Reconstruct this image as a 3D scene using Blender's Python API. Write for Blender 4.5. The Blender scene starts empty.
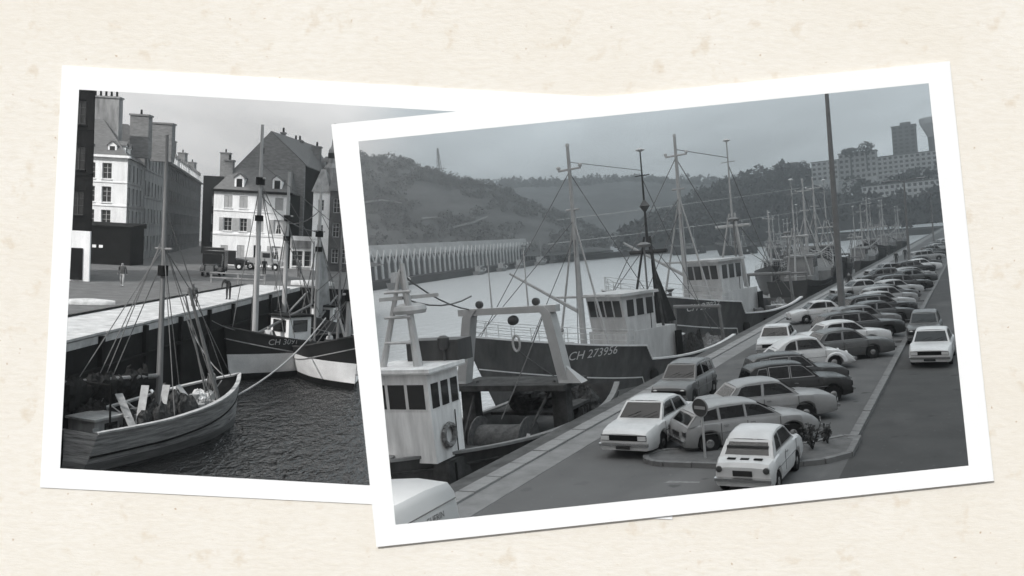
import bpy, bmesh, math, random
from mathutils import Vector, Matrix, noise, geometry
random.seed(7)
S = bpy.context.scene
COL = S.collection
rad = math.radians
TAU = 2*math.pi

# ------------------------------------------------------------------ camera, sky, sun, exposure
cam_d = bpy.data.cameras.new('camera'); cam_d.sensor_width = 36.0
cam_d.lens = 18.0/math.tan(rad(30)); cam_d.clip_start = 0.1; cam_d.clip_end = 20000
cam = bpy.data.objects.new('camera', cam_d); COL.objects.link(cam)
cam.rotation_euler = (rad(90), 0, 0); S.camera = cam

SUN_EL, SUN_AZ = rad(42), rad(36)          # azimuth: to the left of straight behind the camera
to_sun = Vector((-math.sin(SUN_AZ)*math.cos(SUN_EL), -math.cos(SUN_AZ)*math.cos(SUN_EL), math.sin(SUN_EL)))
wd = bpy.data.worlds.new('World'); S.world = wd; wd.use_nodes = True
nt = wd.node_tree; nt.nodes.clear()
sk = nt.nodes.new('ShaderNodeTexSky'); sk.sky_type = 'NISHITA'; sk.sun_disc = False
sk.sun_elevation = SUN_EL; sk.sun_rotation = math.atan2(to_sun.x, to_sun.y)
hs = nt.nodes.new('ShaderNodeHueSaturation'); hs.inputs['Saturation'].default_value = 0.12
bg = nt.nodes.new('ShaderNodeBackground'); bg.inputs['Strength'].default_value = 0.07
wo = nt.nodes.new('ShaderNodeOutputWorld')
nt.links.new(sk.outputs[0], hs.inputs['Color']); nt.links.new(hs.outputs[0], bg.inputs['Color']); nt.links.new(bg.outputs[0], wo.inputs['Surface'])
sun_d = bpy.data.lights.new('sun', 'SUN'); sun_d.energy = 5.0; sun_d.angle = rad(0.5); sun_d.color = (1, .985, .965)
sun = bpy.data.objects.new('sun', sun_d); COL.objects.link(sun)
sun.rotation_euler = to_sun.to_track_quat('Z', 'Y').to_euler()
S.view_settings.view_transform = 'Standard'; S.view_settings.look = 'None'
S.view_settings.exposure = -0.28; S.view_settings.gamma = 1.0
S.cycles.max_bounces = 6; S.cycles.diffuse_bounces = 3; S.cycles.glossy_bounces = 3; S.cycles.volume_bounces = 0
S.cycles.use_denoising = True

# ------------------------------------------------------------------ the two places and their frames
# Each harbour has its own upright frame (x across its quay, y along it, z up from the quay paving);
# the prints lie askew, so each harbour stands turned by its print's angle.
def frame(roll, pitch, yaw, eye):
    return (Matrix.Rotation(rad(roll), 4, 'Y') @ Matrix.Rotation(rad(pitch), 4, 'X') @ Matrix.Rotation(rad(-yaw), 4, 'Z')
            @ Matrix.Translation((0, 0, -eye)))
WR = frame(-5, 2.4, 27.8, 6.3)     # large print: the long quay with parked cars
WL = frame(3, 3.0, -1.5, 4.7)      # small print: the old basin
W0 = Matrix.Identity(4)
WATER_R, WATER_L = -2.5, -4.3

# ------------------------------------------------------------------ materials
MATS = {}
def mat(key, v, rough=.8, var=.15, scale=3.0, bump=0.0, metal=0.0, spec=.4, tint=(1, 1, 1), detail=6, stretch=None):
    if key in MATS: return MATS[key]
    m = bpy.data.materials.new(key); m.use_nodes = True; MATS[key] = m
    n = m.node_tree.nodes; l = m.node_tree.links; b = n['Principled BSDF']
    b.inputs['Roughness'].default_value = rough; b.inputs['Metallic'].default_value = metal
    b.inputs['Specular IOR Level'].default_value = spec if rough < .7 or spec != .4 else .08
    col = lambda k: tuple(min(1, max(0, v*k*t)) for t in tint)+(1,)
    if var > 0:
        tc = n.new('ShaderNodeTexCoord'); src = tc.outputs['Object']
        if stretch:
            mp = n.new('ShaderNodeMapping'); mp.inputs['Scale'].default_value = stretch
            l.new(src, mp.inputs['Vector']); src = mp.outputs[0]
        nz = n.new('ShaderNodeTexNoise'); nz.inputs['Scale'].default_value = scale; nz.inputs['Detail'].default_value = detail
        nz.inputs['Roughness'].default_value = .65
        cr = n.new('ShaderNodeValToRGB'); cr.color_ramp.elements[0].position = .3; cr.color_ramp.elements[1].position = .7
        cr.color_ramp.elements[0].color = col(1-var); cr.color_ramp.elements[1].color = col(1+var)
        l.new(src, nz.inputs['Vector']); l.new(nz.outputs['Fac'], cr.inputs[0]); l.new(cr.outputs[0], b.inputs['Base Color'])
        if bump:
            bp = n.new('ShaderNodeBump'); bp.inputs['Strength'].default_value = bump; bp.inputs['Distance'].default_value = .05
            l.new(nz.outputs['Fac'], bp.inputs['Height']); l.new(bp.outputs[0], b.inputs['Normal'])
    else:
        b.inputs['Base Color'].default_value = col(1)
    return m
def emis(key, build):
    m = bpy.data.materials.new(key); m.use_nodes = True; MATS[key] = m
    n = m.node_tree.nodes; n.clear(); build(n, m.node_tree.links); return m
def water_mat(key, v, rough, scale, strength, stretch, spec=.6):
    m = bpy.data.materials.new(key); m.use_nodes = True; MATS[key] = m
    n = m.node_tree.nodes; l = m.node_tree.links; b = n['Principled BSDF']
    b.inputs['Base Color'].default_value = (v, v*1.02, v*1.03, 1); b.inputs['Roughness'].default_value = rough
    b.inputs['IOR'].default_value = 1.33; b.inputs['Specular IOR Level'].default_value = spec
    tc = n.new('ShaderNodeTexCoord'); mp = n.new('ShaderNodeMapping'); mp.inputs['Scale'].default_value = stretch
    l.new(tc.outputs['Object'], mp.inputs['Vector'])
    hs_ = []
    for sc_, k in ((scale, 1.0), (scale*3.1, .45)):
        z = n.new('ShaderNodeTexNoise'); z.inputs['Scale'].default_value = sc_; z.inputs['Detail'].default_value = 3
        z.inputs['Distortion'].default_value = .6
        l.new(mp.outputs[0], z.inputs['Vector'])
        q = n.new('ShaderNodeMath'); q.operation = 'MULTIPLY'; q.inputs[1].default_value = k; l.new(z.outputs['Fac'], q.inputs[0]); hs_.append(q)
    a = n.new('ShaderNodeMath'); a.operation = 'ADD'; l.new(hs_[0].outputs[0], a.inputs[0]); l.new(hs_[1].outputs[0], a.inputs[1])
    bp = n.new('ShaderNodeBump'); bp.inputs['Strength'].default_value = strength; bp.inputs['Distance'].default_value = .25
    l.new(a.outputs[0], bp.inputs['Height']); l.new(bp.outputs[0], b.inputs['Normal'])
    return m

# ------------------------------------------------------------------ mesh helpers
class MB:
    def __init__(s): s.v = []; s.f = []
    def add(s, vs, fs):
        k = len(s.v); s.v += [tuple(p) for p in vs]; s.f += [tuple(i+k for i in f) for f in fs]; return s
    def box(s, c, d, rz=0.0, M=None):
        x, y, z = d[0]/2, d[1]/2, d[2]/2
        vs = [Vector((sx*x, sy*y, sz*z)) for sx in (-1, 1) for sy in (-1, 1) for sz in (-1, 1)]
        T = Matrix.Translation(c) @ (M.to_4x4() if M else Matrix.Rotation(rz, 4, 'Z'))
        return s.add([T @ p for p in vs], [(0, 1, 3, 2), (4, 6, 7, 5), (0, 4, 5, 1), (2, 3, 7, 6), (0, 2, 6, 4), (1, 5, 7, 3)])
    def tube(s, p, q, r0, r1=None, n=6, cap=True):
        p, q = Vector(p), Vector(q); r1 = r0 if r1 is None else r1
        d = (q-p)
        if d.length < 1e-6: return s
        a = d.orthogonal().normalized(); b = d.normalized().cross(a)
        vs = []
        for c, r in ((p, r0), (q, r1)):
            for i in range(n):
                t = TAU*i/n; vs.append(c+(a*math.cos(t)+b*math.sin(t))*r)
        fs = [(i, (i+1) % n, n+(i+1) % n, n+i) for i in range(n)]
        if cap: fs += [tuple(range(n-1, -1, -1)), tuple(range(n, 2*n))]
        return s.add(vs, fs)
    def path(s, pts, r, n=5):
        for a, b in zip(pts[:-1], pts[1:]): s.tube(a, b, r, None, n)
        return s
    def rope(s, p, q, r, sag=.05, n=5, seg=6):
        p, q = Vector(p), Vector(q); d = (q-p).length
        return s.path([p.lerp(q, i/seg)-Vector((0, 0, sag*d*4*(i/seg)*(1-i/seg))) for i in range(seg+1)], r, n)
    def loft(s, secs, close=True, caps=False):
        n = len(secs[0]); vs = [p for c in secs for p in c]; fs = []
        for i in range(len(secs)-1):
            for j in range(n if close else n-1):
                k = (j+1) % n; fs.append((i*n+j, i*n+k, (i+1)*n+k, (i+1)*n+j))
        if caps: fs += [tuple(range(n-1, -1, -1)), tuple(range((len(secs)-1)*n, len(secs)*n))]
        return s.add(vs, fs)
    def prism(s, poly, z0, z1):
        n = len(poly); vs = [(x, y, z0) for x, y in poly]+[(x, y, z1) for x, y in poly]
        fs = [tuple(range(n-1, -1, -1)), tuple(range(n, 2*n))]+[(i, (i+1) % n, n+(i+1) % n, n+i) for i in range(n)]
        return s.add(vs, fs)
    def slab(s, a, b):      # closed solid between two 3D polygons of equal length
        n = len(a); return s.add(list(a)+list(b), [tuple(range(n-1, -1, -1)), tuple(range(n, 2*n))]+[(i, (i+1) % n, n+(i+1) % n, n+i) for i in range(n)])
    def lathe(s, prof, n=12, c=(0, 0, 0), axis='Z', caps=True):
        c = Vector(c); secs = []
        for r, h in prof:
            ring = []
            for i in range(n):
                t = TAU*i/n; a, b = r*math.cos(t), r*math.sin(t)
                ring.append(c+Vector({'Z': (a, b, h), 'Y': (b, h, a), 'X': (h, a, b)}[axis]))
            secs.append(ring)
        return s.loft(secs, True, caps)
    def blob(s, c, r, n=8, m=6, jit=.15, seed=0):
        rn = random.Random(seed); c = Vector(c); secs = []
        for i in range(m+1):
            ph = math.pi*i/m; ring = []
            for j in range(n):
                t = TAU*j/n; k = 1+rn.uniform(-jit, jit)
                ring.append(c+Vector((r[0]*math.sin(ph)*math.cos(t)*k, r[1]*math.sin(ph)*math.sin(t)*k, -r[2]*math.cos(ph)*k)))
            secs.append(ring)
        return s.loft(secs, True, True)
    def mesh(s, name, m=None, smooth=None):
        me = bpy.data.meshes.new(name); me.from_pydata(s.v, [], s.f)
        bm = bmesh.new(); bm.from_mesh(me); bmesh.ops.recalc_face_normals(bm, faces=bm.faces); bm.to_mesh(me); bm.free()
        if m: me.materials.append(m)
        if smooth:
            me.shade_smooth(); me.set_sharp_from_angle(angle=rad(smooth))
        return me
    def part(s, name, m, parent, smooth=None):
        o = bpy.data.objects.new(name, s.mesh(name, m, smooth)); COL.objects.link(o); o.parent = parent; return o
    def top(s, name, m, W, loc=(0, 0, 0), rz=0, smooth=None, M=None):
        o = bpy.data.objects.new(name, s.mesh(name, m, smooth)); COL.objects.link(o)
        o.matrix_world = W @ Matrix.Translation(loc) @ (M if M else Matrix.Rotation(rz, 4, 'Z')); return o
def tag(o, label, cat, group=None):
    o['label'] = label; o['category'] = cat
    if group: o['group'] = group
    return o
def struct(o): o['kind'] = 'structure'; return o
def stuff(o): o['kind'] = 'stuff'; return o
def thing(name, label, cat, W, loc=(0, 0, 0), rz=0, group=None):
    o = bpy.data.objects.new(name, None); COL.objects.link(o); o.empty_display_size = .2
    o.matrix_world = W @ Matrix.Translation(loc) @ Matrix.Rotation(rz, 4, 'Z'); return tag(o, label, cat, group)
KIDS = {}
def kids(o):
    return [c for c in COL.objects if c.parent == o]
def copy_tree(o, parent=None, paint=None, tree=None):
    if tree is None:
        tree = {}
        for c in COL.objects:
            if c.parent: tree.setdefault(c.parent.name, []).append(c)
    c = o.copy(); COL.objects.link(c); c.parent = parent
    if paint and o.name.split('.')[0] in ('body', 'roof', 'fender', 'pillars'):
        c.material_slots[0].link = 'OBJECT'; c.material_slots[0].material = paint
    for ch in tree.get(o.name, []): copy_tree(ch, c, paint, tree)
    return c
def text_mesh(txt, size):
    cu = bpy.data.curves.new('t', 'FONT'); cu.body = txt; cu.size = size; cu.resolution_u = 3
    ob = bpy.data.objects.new('t', cu); COL.objects.link(ob)
    dg = bpy.context.evaluated_depsgraph_get(); me = bpy.data.meshes.new_from_object(ob.evaluated_get(dg))
    vs = [v.co.copy() for v in me.vertices]; fs = [tuple(p.vertices) for p in me.polygons]
    bpy.data.objects.remove(ob); bpy.data.curves.remove(cu); bpy.data.meshes.remove(me)
    x0 = min(v.x for v in vs); w = max(v.x for v in vs)-x0
    return [(v.x-x0, v.y) for v in vs], fs, w
def interp(pts, x):
    if x <= pts[0][0]: return pts[0][1]
    for (a, b), (c, d) in zip(pts[:-1], pts[1:]):
        if x <= c: return b+(d-b)*(x-a)/(c-a) if c > a else d
    return pts[-1][1]
clamp = lambda x, a=0.0, b=1.0: max(a, min(b, x))

# ------------------------------------------------------------------ the sheet of paper and the two prints
BY = 7.0                      # metres from the camera to the paper
FPX = 512/math.tan(rad(30))
def flat(name, outer, holes, y, thick, m):
    pts, edges = [], []
    for poly in [outer]+holes:
        k = len(pts); pts += [Vector(((px-512)/FPX*BY, (288-py)/FPX*BY)) for px, py in poly]
        edges += [(k+i, k+(i+1) % len(poly)) for i in range(len(poly))]
    vs, es, fs, *_ = geometry.delaunay_2d_cdt(pts, edges, [], 0, 1e-5)
    def inside(q, poly):
        c = False
        for (x0, y0), (x1, y1) in zip(poly, poly[1:]+poly[:1]):
            if (y0 > q.y) != (y1 > q.y) and q.x < (x1-x0)*(q.y-y0)/(y1-y0)+x0: c = not c
        return c
    loops = [[((px-512)/FPX*BY, (288-py)/FPX*BY) for px, py in p_] for p_ in [outer]+holes]
    cen = lambda f: sum((vs[i] for i in f), Vector((0, 0)))/len(f)
    fs = [f for f in fs if inside(cen(f), loops[0]) and not any(inside(cen(f), h_) for h_ in loops[1:])]
    n = len(vs); mb = MB(); h = thick/2
    cnt = {}
    for f in fs:
        for i in range(len(f)): e_ = (f[i], f[(i+1) % len(f)]); cnt[tuple(sorted(e_))] = cnt.get(tuple(sorted(e_)), 0)+1
    mb.add([(v.x, v.y, h) for v in vs]+[(v.x, v.y, -h) for v in vs], [tuple(f) for f in fs]+[tuple(i+n for i in reversed(f)) for f in fs]
           + [(p, q, q+n, p+n) for (p, q), c in cnt.items() if c == 1])
    me = mb.mesh(name, m)
    o = bpy.data.objects.new(name, me); COL.objects.link(o)
    o.matrix_world = Matrix.Translation((0, y, 0)) @ Matrix.Rotation(rad(90), 4, 'X'); return o
def paper_mat():
    m = bpy.data.materials.new('aged_paper'); m.use_nodes = True
    n = m.node_tree.nodes; l = m.node_tree.links; b = n['Principled BSDF']
    b.inputs['Roughness'].default_value = .9; b.inputs['Specular IOR Level'].default_value = .15
    tc = n.new('ShaderNodeTexCoord')
    def noi(sc, det, ro, p0, p1, off=(0, 0, 0), st=(1, 1, 1)):
        mp = n.new('ShaderNodeMapping'); mp.inputs['Location'].default_value = off; mp.inputs['Scale'].default_value = st
        l.new(tc.outputs['Object'], mp.inputs[0])
        z = n.new('ShaderNodeTexNoise'); z.inputs['Scale'].default_value = sc; z.inputs['Detail'].default_value = det; z.inputs['Roughness'].default_value = ro
        l.new(mp.outputs[0], z.inputs['Vector'])
        mr = n.new('ShaderNodeMapRange'); mr.inputs['From Min'].default_value = p0; mr.inputs['From Max'].default_value = p1
        l.new(z.outputs['Fac'], mr.inputs['Value']); return mr.outputs[0], z
    def mix(fac, a, bcol):
        x = n.new('ShaderNodeMix'); x.data_type = 'RGBA'; l.new(fac, x.inputs['Factor'])
        if isinstance(a, tuple): x.inputs['A'].default_value = a
        else: l.new(a, x.inputs['A'])
        x.inputs['B'].default_value = bcol; return x.outputs['Result']
    big, _ = noi(.7, 4, .6, .35, .7)
    base = mix(big, (.875, .835, .77, 1), (.835, .785, .705, 1))
    fib, fz = noi(9, 8, .75, .42, .72, (3, 1, 0), (1, 3.5, 1))
    base = mix(fib, base, (.80, .745, .655, 1))
    spot, _ = noi(4.5, 5, .65, .58, .74, (7, 2, 0))
    base = mix(spot, base, (.74, .655, .54, 1))
    fox, _ = noi(21, 2, .5, .735, .775, (1, 9, 0))
    base = mix(fox, base, (.60, .48, .36, 1))
    l.new(base, b.inputs['Base Color'])
    bp = n.new('ShaderNodeBump'); bp.inputs['Strength'].default_value = .25; bp.inputs['Distance'].default_value = .01
    l.new(fz.outputs['Fac'], bp.inputs['Height']); l.new(bp.outputs[0], b.inputs['Normal'])
    return m
L_HOLE = [(80, 90), (466, 112.5), (460, 118), (346, 132), (386, 486), (61, 468)]
R_HOLE = [(359, 142), (927, 84), (967, 465), (396, 524)]
grow = lambda poly, k: [(sum(p[0] for p in poly)/len(poly)*(1-k)+q[0]*k, sum(p[1] for p in poly)/len(poly)*(1-k)+q[1]*k) for q in poly]
o = flat('paper_sheet', [(-420, -470), (1444, -470), (1444, 836), (-420, 836)],
         [[(78, 87), (468, 110), (464, 119.5), (347, 134), (389, 489), (58, 471)], [(356.5, 140), (929.5, 81.5), (970, 467), (393.5, 527)]], BY, .02, paper_mat())
tag(o, 'aged cream paper with faint brown foxing spots lying under both photographs', 'paper')
white = mat('print_white', .93, .55, .012, 2.0, spec=.3)
o = flat('photo_print', [(63, 66), (694, 103), (672, 519), (41, 487)], [L_HOLE, [(357, 140.5), (929, 82), (969, 466.5), (394, 526)]], BY-.0145, .003, white)
tag(o, 'white print border round the sunlit old harbour, lying underneath at left', 'photograph')
o = flat('photo_print', [(332, 125), (948, 62), (992, 480), (377, 546)], [R_HOLE], BY-.027, .003, white)
tag(o, 'white print border round the grey quay with parked cars, lying on top', 'photograph')

# ------------------------------------------------------------------ sky: high cloud sheet, its unseen outline shaped to shade the long quay only
DECK = 150.0
def sky_build(n, l):
    out = n.new('ShaderNodeOutputMaterial'); em = n.new('ShaderNodeEmission')
    tc = n.new('ShaderNodeTexCoord'); sep = n.new('ShaderNodeSeparateXYZ'); l.new(tc.outputs['Object'], sep.inputs[0])
    def math_(op, a, b=None):
        q = n.new('ShaderNodeMath'); q.operation = op
        for i, x in enumerate((a, b)):
            if x is None: continue
            if isinstance(x, (int, float)): q.inputs[i].default_value = x
            else: l.new(x, q.inputs[i])
        return q.outputs[0]
    r2 = math_('ADD', math_('MULTIPLY', sep.outputs[0], sep.outputs[0]), math_('MULTIPLY', sep.outputs[1], sep.outputs[1]))
    sin_el = math_('DIVIDE', DECK, math_('SQRT', math_('ADD', r2, DECK*DECK)))
    cie = math_('MULTIPLY', math_('ADD', math_('MULTIPLY', sin_el, 2.0), 1.0), .61)      # overcast sky: zenith three times the horizon
    az = math_('ARCTAN2', sep.outputs[0], sep.outputs[1])
    mr = n.new('ShaderNodeMapRange'); mr.interpolation_type = 'SMOOTHSTEP'
    mr.inputs['From Min'].default_value = rad(-11); mr.inputs['From Max'].default_value = rad(-5)
    mr.inputs['To Min'].default_value = 1.42; mr.inputs['To Max'].default_value = 1.0
    l.new(az, mr.inputs['Value'])
    mp = n.new('ShaderNodeMapping'); mp.inputs['Scale'].default_value = (.0045, .0017, 1); l.new(tc.outputs['Object'], mp.inputs[0])
    z = n.new('ShaderNodeTexNoise'); z.inputs['Scale'].default_value = 1; z.inputs['Detail'].default_value = 7; z.inputs['Roughness'].default_value = .55
    l.new(mp.outputs[0], z.inputs['Vector'])
    cl = n.new('ShaderNodeMapRange'); cl.inputs['From Min'].default_value = .3; cl.inputs['From Max'].default_value = .7
    cl.inputs['To Min'].default_value = .74; cl.inputs['To Max'].default_value = 1.26; l.new(z.outputs['Fac'], cl.inputs['Value'])
    st = math_('MULTIPLY', math_('MULTIPLY', cie, cl.outputs[0]), mr.outputs[0])
    cm_ = n.new('ShaderNodeMix'); cm_.data_type = 'RGBA'; cm_.inputs['A'].default_value = (.90, 1.0, 1.05, 1); cm_.inputs['B'].default_value = (1, .99, .98, 1)
    m2 = n.new('ShaderNodeMapRange'); m2.interpolation_type = 'SMOOTHSTEP'; m2.inputs['From Min'].default_value = rad(-11); m2.inputs['From Max'].default_value = rad(-5); m2.inputs['To Min'].default_value = 1; m2.inputs['To Max'].default_value = 0
    l.new(az, m2.inputs['Value']); l.new(m2.outputs[0], cm_.inputs['Factor']); l.new(cm_.outputs['Result'], em.inputs['Color']); l.new(st, em.inputs['Strength']); l.new(em.outputs[0], out.inputs['Surface'])
k = 1/to_sun.z; sx, sy = to_sun.x*k, to_sun.y*k       # horizontal run of a sun ray per metre of height
Hc = DECK+5
y_cut = 18.5+sy*(DECK+6); y_open = 430.0  # unseen edges cut so sun misses the long quay but reaches the old basin
edge = lambda yy: -.168*(yy-sy*Hc)+sx*Hc
poly = [(edge(y_cut), y_cut), (2500, y_cut), (2500, 7000), (-4500, 7000), (-4500, y_open), (edge(y_open), y_open)]
mb = MB(); mb.add([(x, y, 0) for x, y in poly], [tuple(range(6))])
o = mb.top('sky', emis('cloud_sky', sky_build), W0, (0, 0, DECK)); o.location = (0, 0, DECK); struct(o)

# ================================================================== LARGE PRINT: the long quay
asphalt = mat('asphalt', .125, .85, .22, .8, .15)
asph_road = mat('road_asphalt', .075, .8, .16, .5, .12)
def patchy(key, v, worn, stain):
    m = mat(key, v, .82, .14, .7, .15); n = m.node_tree.nodes; l = m.node_tree.links; b = n['Principled BSDF']
    src = b.inputs['Base Color'].links[0].from_socket; tc = n.new('ShaderNodeTexCoord')
    for sc_, lo, hi, colr, st in ((.35, .56, .64, worn, (1, .35, 1)), (1.3, .64, .70, stain, (1, 1, 1)), (.12, .5, .62, worn*.93, (1, .2, 1)), (6.0, .66, .74, worn*1.25, (1, 1, 1))):
        mp = n.new('ShaderNodeMapping'); mp.inputs['Scale'].default_value = st; mp.inputs['Location'].default_value = (sc_*7, 3, 0); l.new(tc.outputs['Object'], mp.inputs[0])
        z = n.new('ShaderNodeTexNoise'); z.inputs['Scale'].default_value = sc_; z.inputs['Detail'].default_value = 6; l.new(mp.outputs[0], z.inputs['Vector'])
        mr = n.new('ShaderNodeMapRange'); mr.inputs['From Min'].default_value = lo; mr.inputs['From Max'].default_value = hi; mr.inputs['To Max'].default_value = .75; l.new(z.outputs['Fac'], mr.inputs['Value'])
        x = n.new('ShaderNodeMix'); x.data_type = 'RGBA'; l.new(mr.outputs[0], x.inputs['Factor']); l.new(src, x.inputs['A']); x.inputs['B'].default_value = (colr, colr, colr, 1); src = x.outputs['Result']
    l.new(src, b.inputs['Base Color']); return m
asphalt = patchy('quay_asphalt', .11, .16, .05); asph_road = patchy('worn_road_asphalt', .066, .098, .034)
concrete = mat('quay_concrete', .22, .85, .2, 1.2, .2)
stone_wall = mat('quay_wall_stone', .10, .9, .35, 1.5, .5)
kerb_m = mat('kerb_stone', .17, .85, .2, 4, .1)
line_m = mat('worn_paint', .22, .8, .35, 6)
QX = -12.55
o = MB().add([(QX, -15, 0), (90, -15, 0), (90, 440, 0), (QX, 440, 0)], [(0, 1, 2, 3)]).top('quay_ground', asphalt, WR); struct(o)
o = MB().add([(-3.35, -15, .004), (40, -15, .004), (40, 440, .004), (-3.35, 440, .004)], [(0, 1, 2, 3)]).top('road', asph_road, WR); struct(o)
qe = MB().box((QX+.68, 212, -.1), (1.4, 455, .22)).top('quay_edge', concrete, WR); struct(qe)
qw = MB().box((QX-.45, 212, -2.6), (1.0, 455, 5.0)).top('quay_wall', stone_wall, WR); struct(qw)
# coping stones along the edge, near ones as separate stones
cm = MB().box((0, 0, 0), (.52, 1.44, .12)).mesh('coping_stone', mat('coping', .26, .85, .15, 3, .15))
for i in range(56):
    c = bpy.data.objects.new('coping_stone', cm); COL.objects.link(c); c.parent = qe
    c.location = (QX+.25+random.uniform(-.012, .012), 16+i*1.5, .012+random.uniform(-.006, .006)+.0)
# kerb between parking strip and road: kerb stones
kb = MB().box((-3.48, 240, .0), (.2, 330, .1)).top('kerb', kerb_m, WR); struct(kb)
km = MB().box((0, 0, 0), (.24, .97, .17)).mesh('kerb_stone', kerb_m)
for i in range(52):
    c = bpy.data.objects.new('kerb_stone', km); COL.objects.link(c); c.parent = kb
    c.location = (-3.48, 27.0+i*1.0, .035+random.uniform(-.008, .008))
# kerbed island with a rounded nose
isl = [(-8.0, 23.25)]+[(-8.0+.75*math.cos(t), 24.0+.75*math.sin(t)) for t in [rad(a) for a in range(250, 90, -20)]]+[(-8.0, 24.75), (-6.0, 25.1), (-4.6, 25.9), (-3.75, 26.9), (-3.35, 26.9), (-3.35, 24.9), (-3.9, 24.1), (-4.9, 23.45), (-5.6, 23.3)]
io = MB().prism(isl, -.05, .11).top('island', mat('island_paving', .12, .9, .3, 2, .3), WR); struct(io)
cx = [isl[i] for i in range(len(isl))]
for a, b in zip(cx, cx[1:]+cx[:1]):
    a, b = Vector(a+(0,)), Vector(b+(0,)); d = (b-a).length; k = max(1, round(d/.7))
    for j in range(k):
        p = a.lerp(b, (j+.5)/k); ang = math.atan2(b.y-a.y, b.x-a.x)
        MB().box((p.x, p.y, .04), (d/k-.02, .17, .19), ang).part('kerb_stone', kerb_m, io)
# low kerbs between the parking bays
for j, yy in enumerate([48.2, 57.5, 71.0, 84.0, 98.0]):
    o = MB().box((-4.6, yy, .05), (2.0, .3, .13), rad(12)).top('kerb_strip', kerb_m, WR); struct(o)
# worn road paint
for (x0, y0, dx, dy) in [(-7.5, 21.6, .9, .28), (-8.1, 29.8, .3, .5)]:
    struct(MB().add([(x0, y0, .006), (x0+dx, y0+.15, .006), (x0+dx, y0+dy, .006), (x0+.1, y0+dy-.05, .006)], [(0, 1, 2, 3)]).top('road_marking', line_m, WR))
for i in range(14):
    y0 = 25+i*9
    struct(MB().add([(.65, y0, .008), (.77, y0, .008), (.77, y0+3, .008), (.65, y0+3, .008)], [(0, 1, 2, 3)]).top('road_marking', line_m, WR))
# basin water
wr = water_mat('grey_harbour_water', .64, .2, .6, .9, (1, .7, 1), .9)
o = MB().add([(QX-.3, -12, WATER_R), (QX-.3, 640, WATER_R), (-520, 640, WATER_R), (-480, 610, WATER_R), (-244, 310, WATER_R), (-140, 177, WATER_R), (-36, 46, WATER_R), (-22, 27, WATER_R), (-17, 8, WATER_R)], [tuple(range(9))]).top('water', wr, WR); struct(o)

# ---- hills, far shore
def hill(name, foot, ridge, back, mtl, rough, nu=90, nv=26, seed=0, fine=1.0):
    def samp(poly, t):
        t *= len(poly)-1; i = min(int(t), len(poly)-2); return Vector(poly[i]).lerp(Vector(poly[i+1]), t-i)
    mb = MB(); vs = []
    for i in range(nu+1):
        f, r = samp(foot, i/nu), samp(ridge, i/nu); b = r+Vector(back)
        for j in range(nv+1):
            s = j/nv
            if s < .75:
                q = s/.75; p = f.lerp(r, q); p.z = f.z+(r.z-f.z)*(q**1.15*.35+.65*math.sin(q*math.pi/2)**1.1)
            else:
                q = (s-.75)/.25; p = r.lerp(b, q)
            nz = noise.noise(Vector((p.x*.012, p.y*.012, seed)))*1.0+noise.noise(Vector((p.x*.05, p.y*.05, seed+3)))*.5+noise.noise(Vector((p.x*.16, p.y*.16, seed+5)))*.35*fine
            p.z += nz*rough*min(1, s*3+.15)
            vs.append(p)
    n = nv+1
    mb.add(vs, [(i*n+j, (i+1)*n+j, (i+1)*n+j+1, i*n+j+1) for i in range(nu) for j in range(nv)])
    o = mb.top(name, mtl, WR, smooth=80); struct(o); return samp
hill_m = mat('hill_scrub', .11, .95, .5, .045, 1.0, detail=14, stretch=(1, 1, 2.5))
hill_f = mat('far_wooded_hill', .12, .95, .55, .03, .8, detail=14)
hill_r = mat('wooded_slope', .035, .95, .4, .06, .6, detail=10)
lf = [(-301, 374, 3), (-274, 394, 3), (-251, 409, 3), (-226, 424, 3), (-199, 437, 2), (-174, 447, 2)]
lr = [(-396, 503, 85), (-383, 513, 82), (-360, 529, 78), (-346, 539, 71), (-331, 548, 62), (-313, 558, 57), (-297, 567, 50), (-290, 571, 42), (-263, 583, 29), (-232, 596, 9)]
hill('hill', lf, lr, (-60, 90, -30), hill_m, 2.2, nu=170, nv=60, seed=1, fine=1.1)
fr = [(-540, 1013, 90), (-517, 1027, 87), (-471, 1049, 84), (-423, 1069, 82), (-376, 1087, 79), (-328, 1102, 72), (-281, 1115, 64), (-210, 1131, 64), (-130, 1140, 60)]
hill('hill', [(x*.62, y*.62, 3) for x, y, z in fr], fr, (-100, 220, -30), hill_f, 3.5, seed=4, fine=1.6)
rf = [(-172, 455, 1), (-132, 461, 1), (-98, 465, 1), (-55, 470, 2), (-6, 474, 3), (60, 480, 4)]
rr = [(-215, 590, 5), (-188, 591, 17), (-172, 596, 23), (-152, 601, 32), (-135, 605, 36), (-113, 610, 38), (-104, 612, 39), (-92, 615, 33), (-78, 617, 24), (-40, 619, 20), (-6, 620, 19), (40, 625, 19), (70, 630, 19)]
samp = hill('hill', rf, rr, (0, 90, -10), hill_r, 1.5, seed=8)
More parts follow.
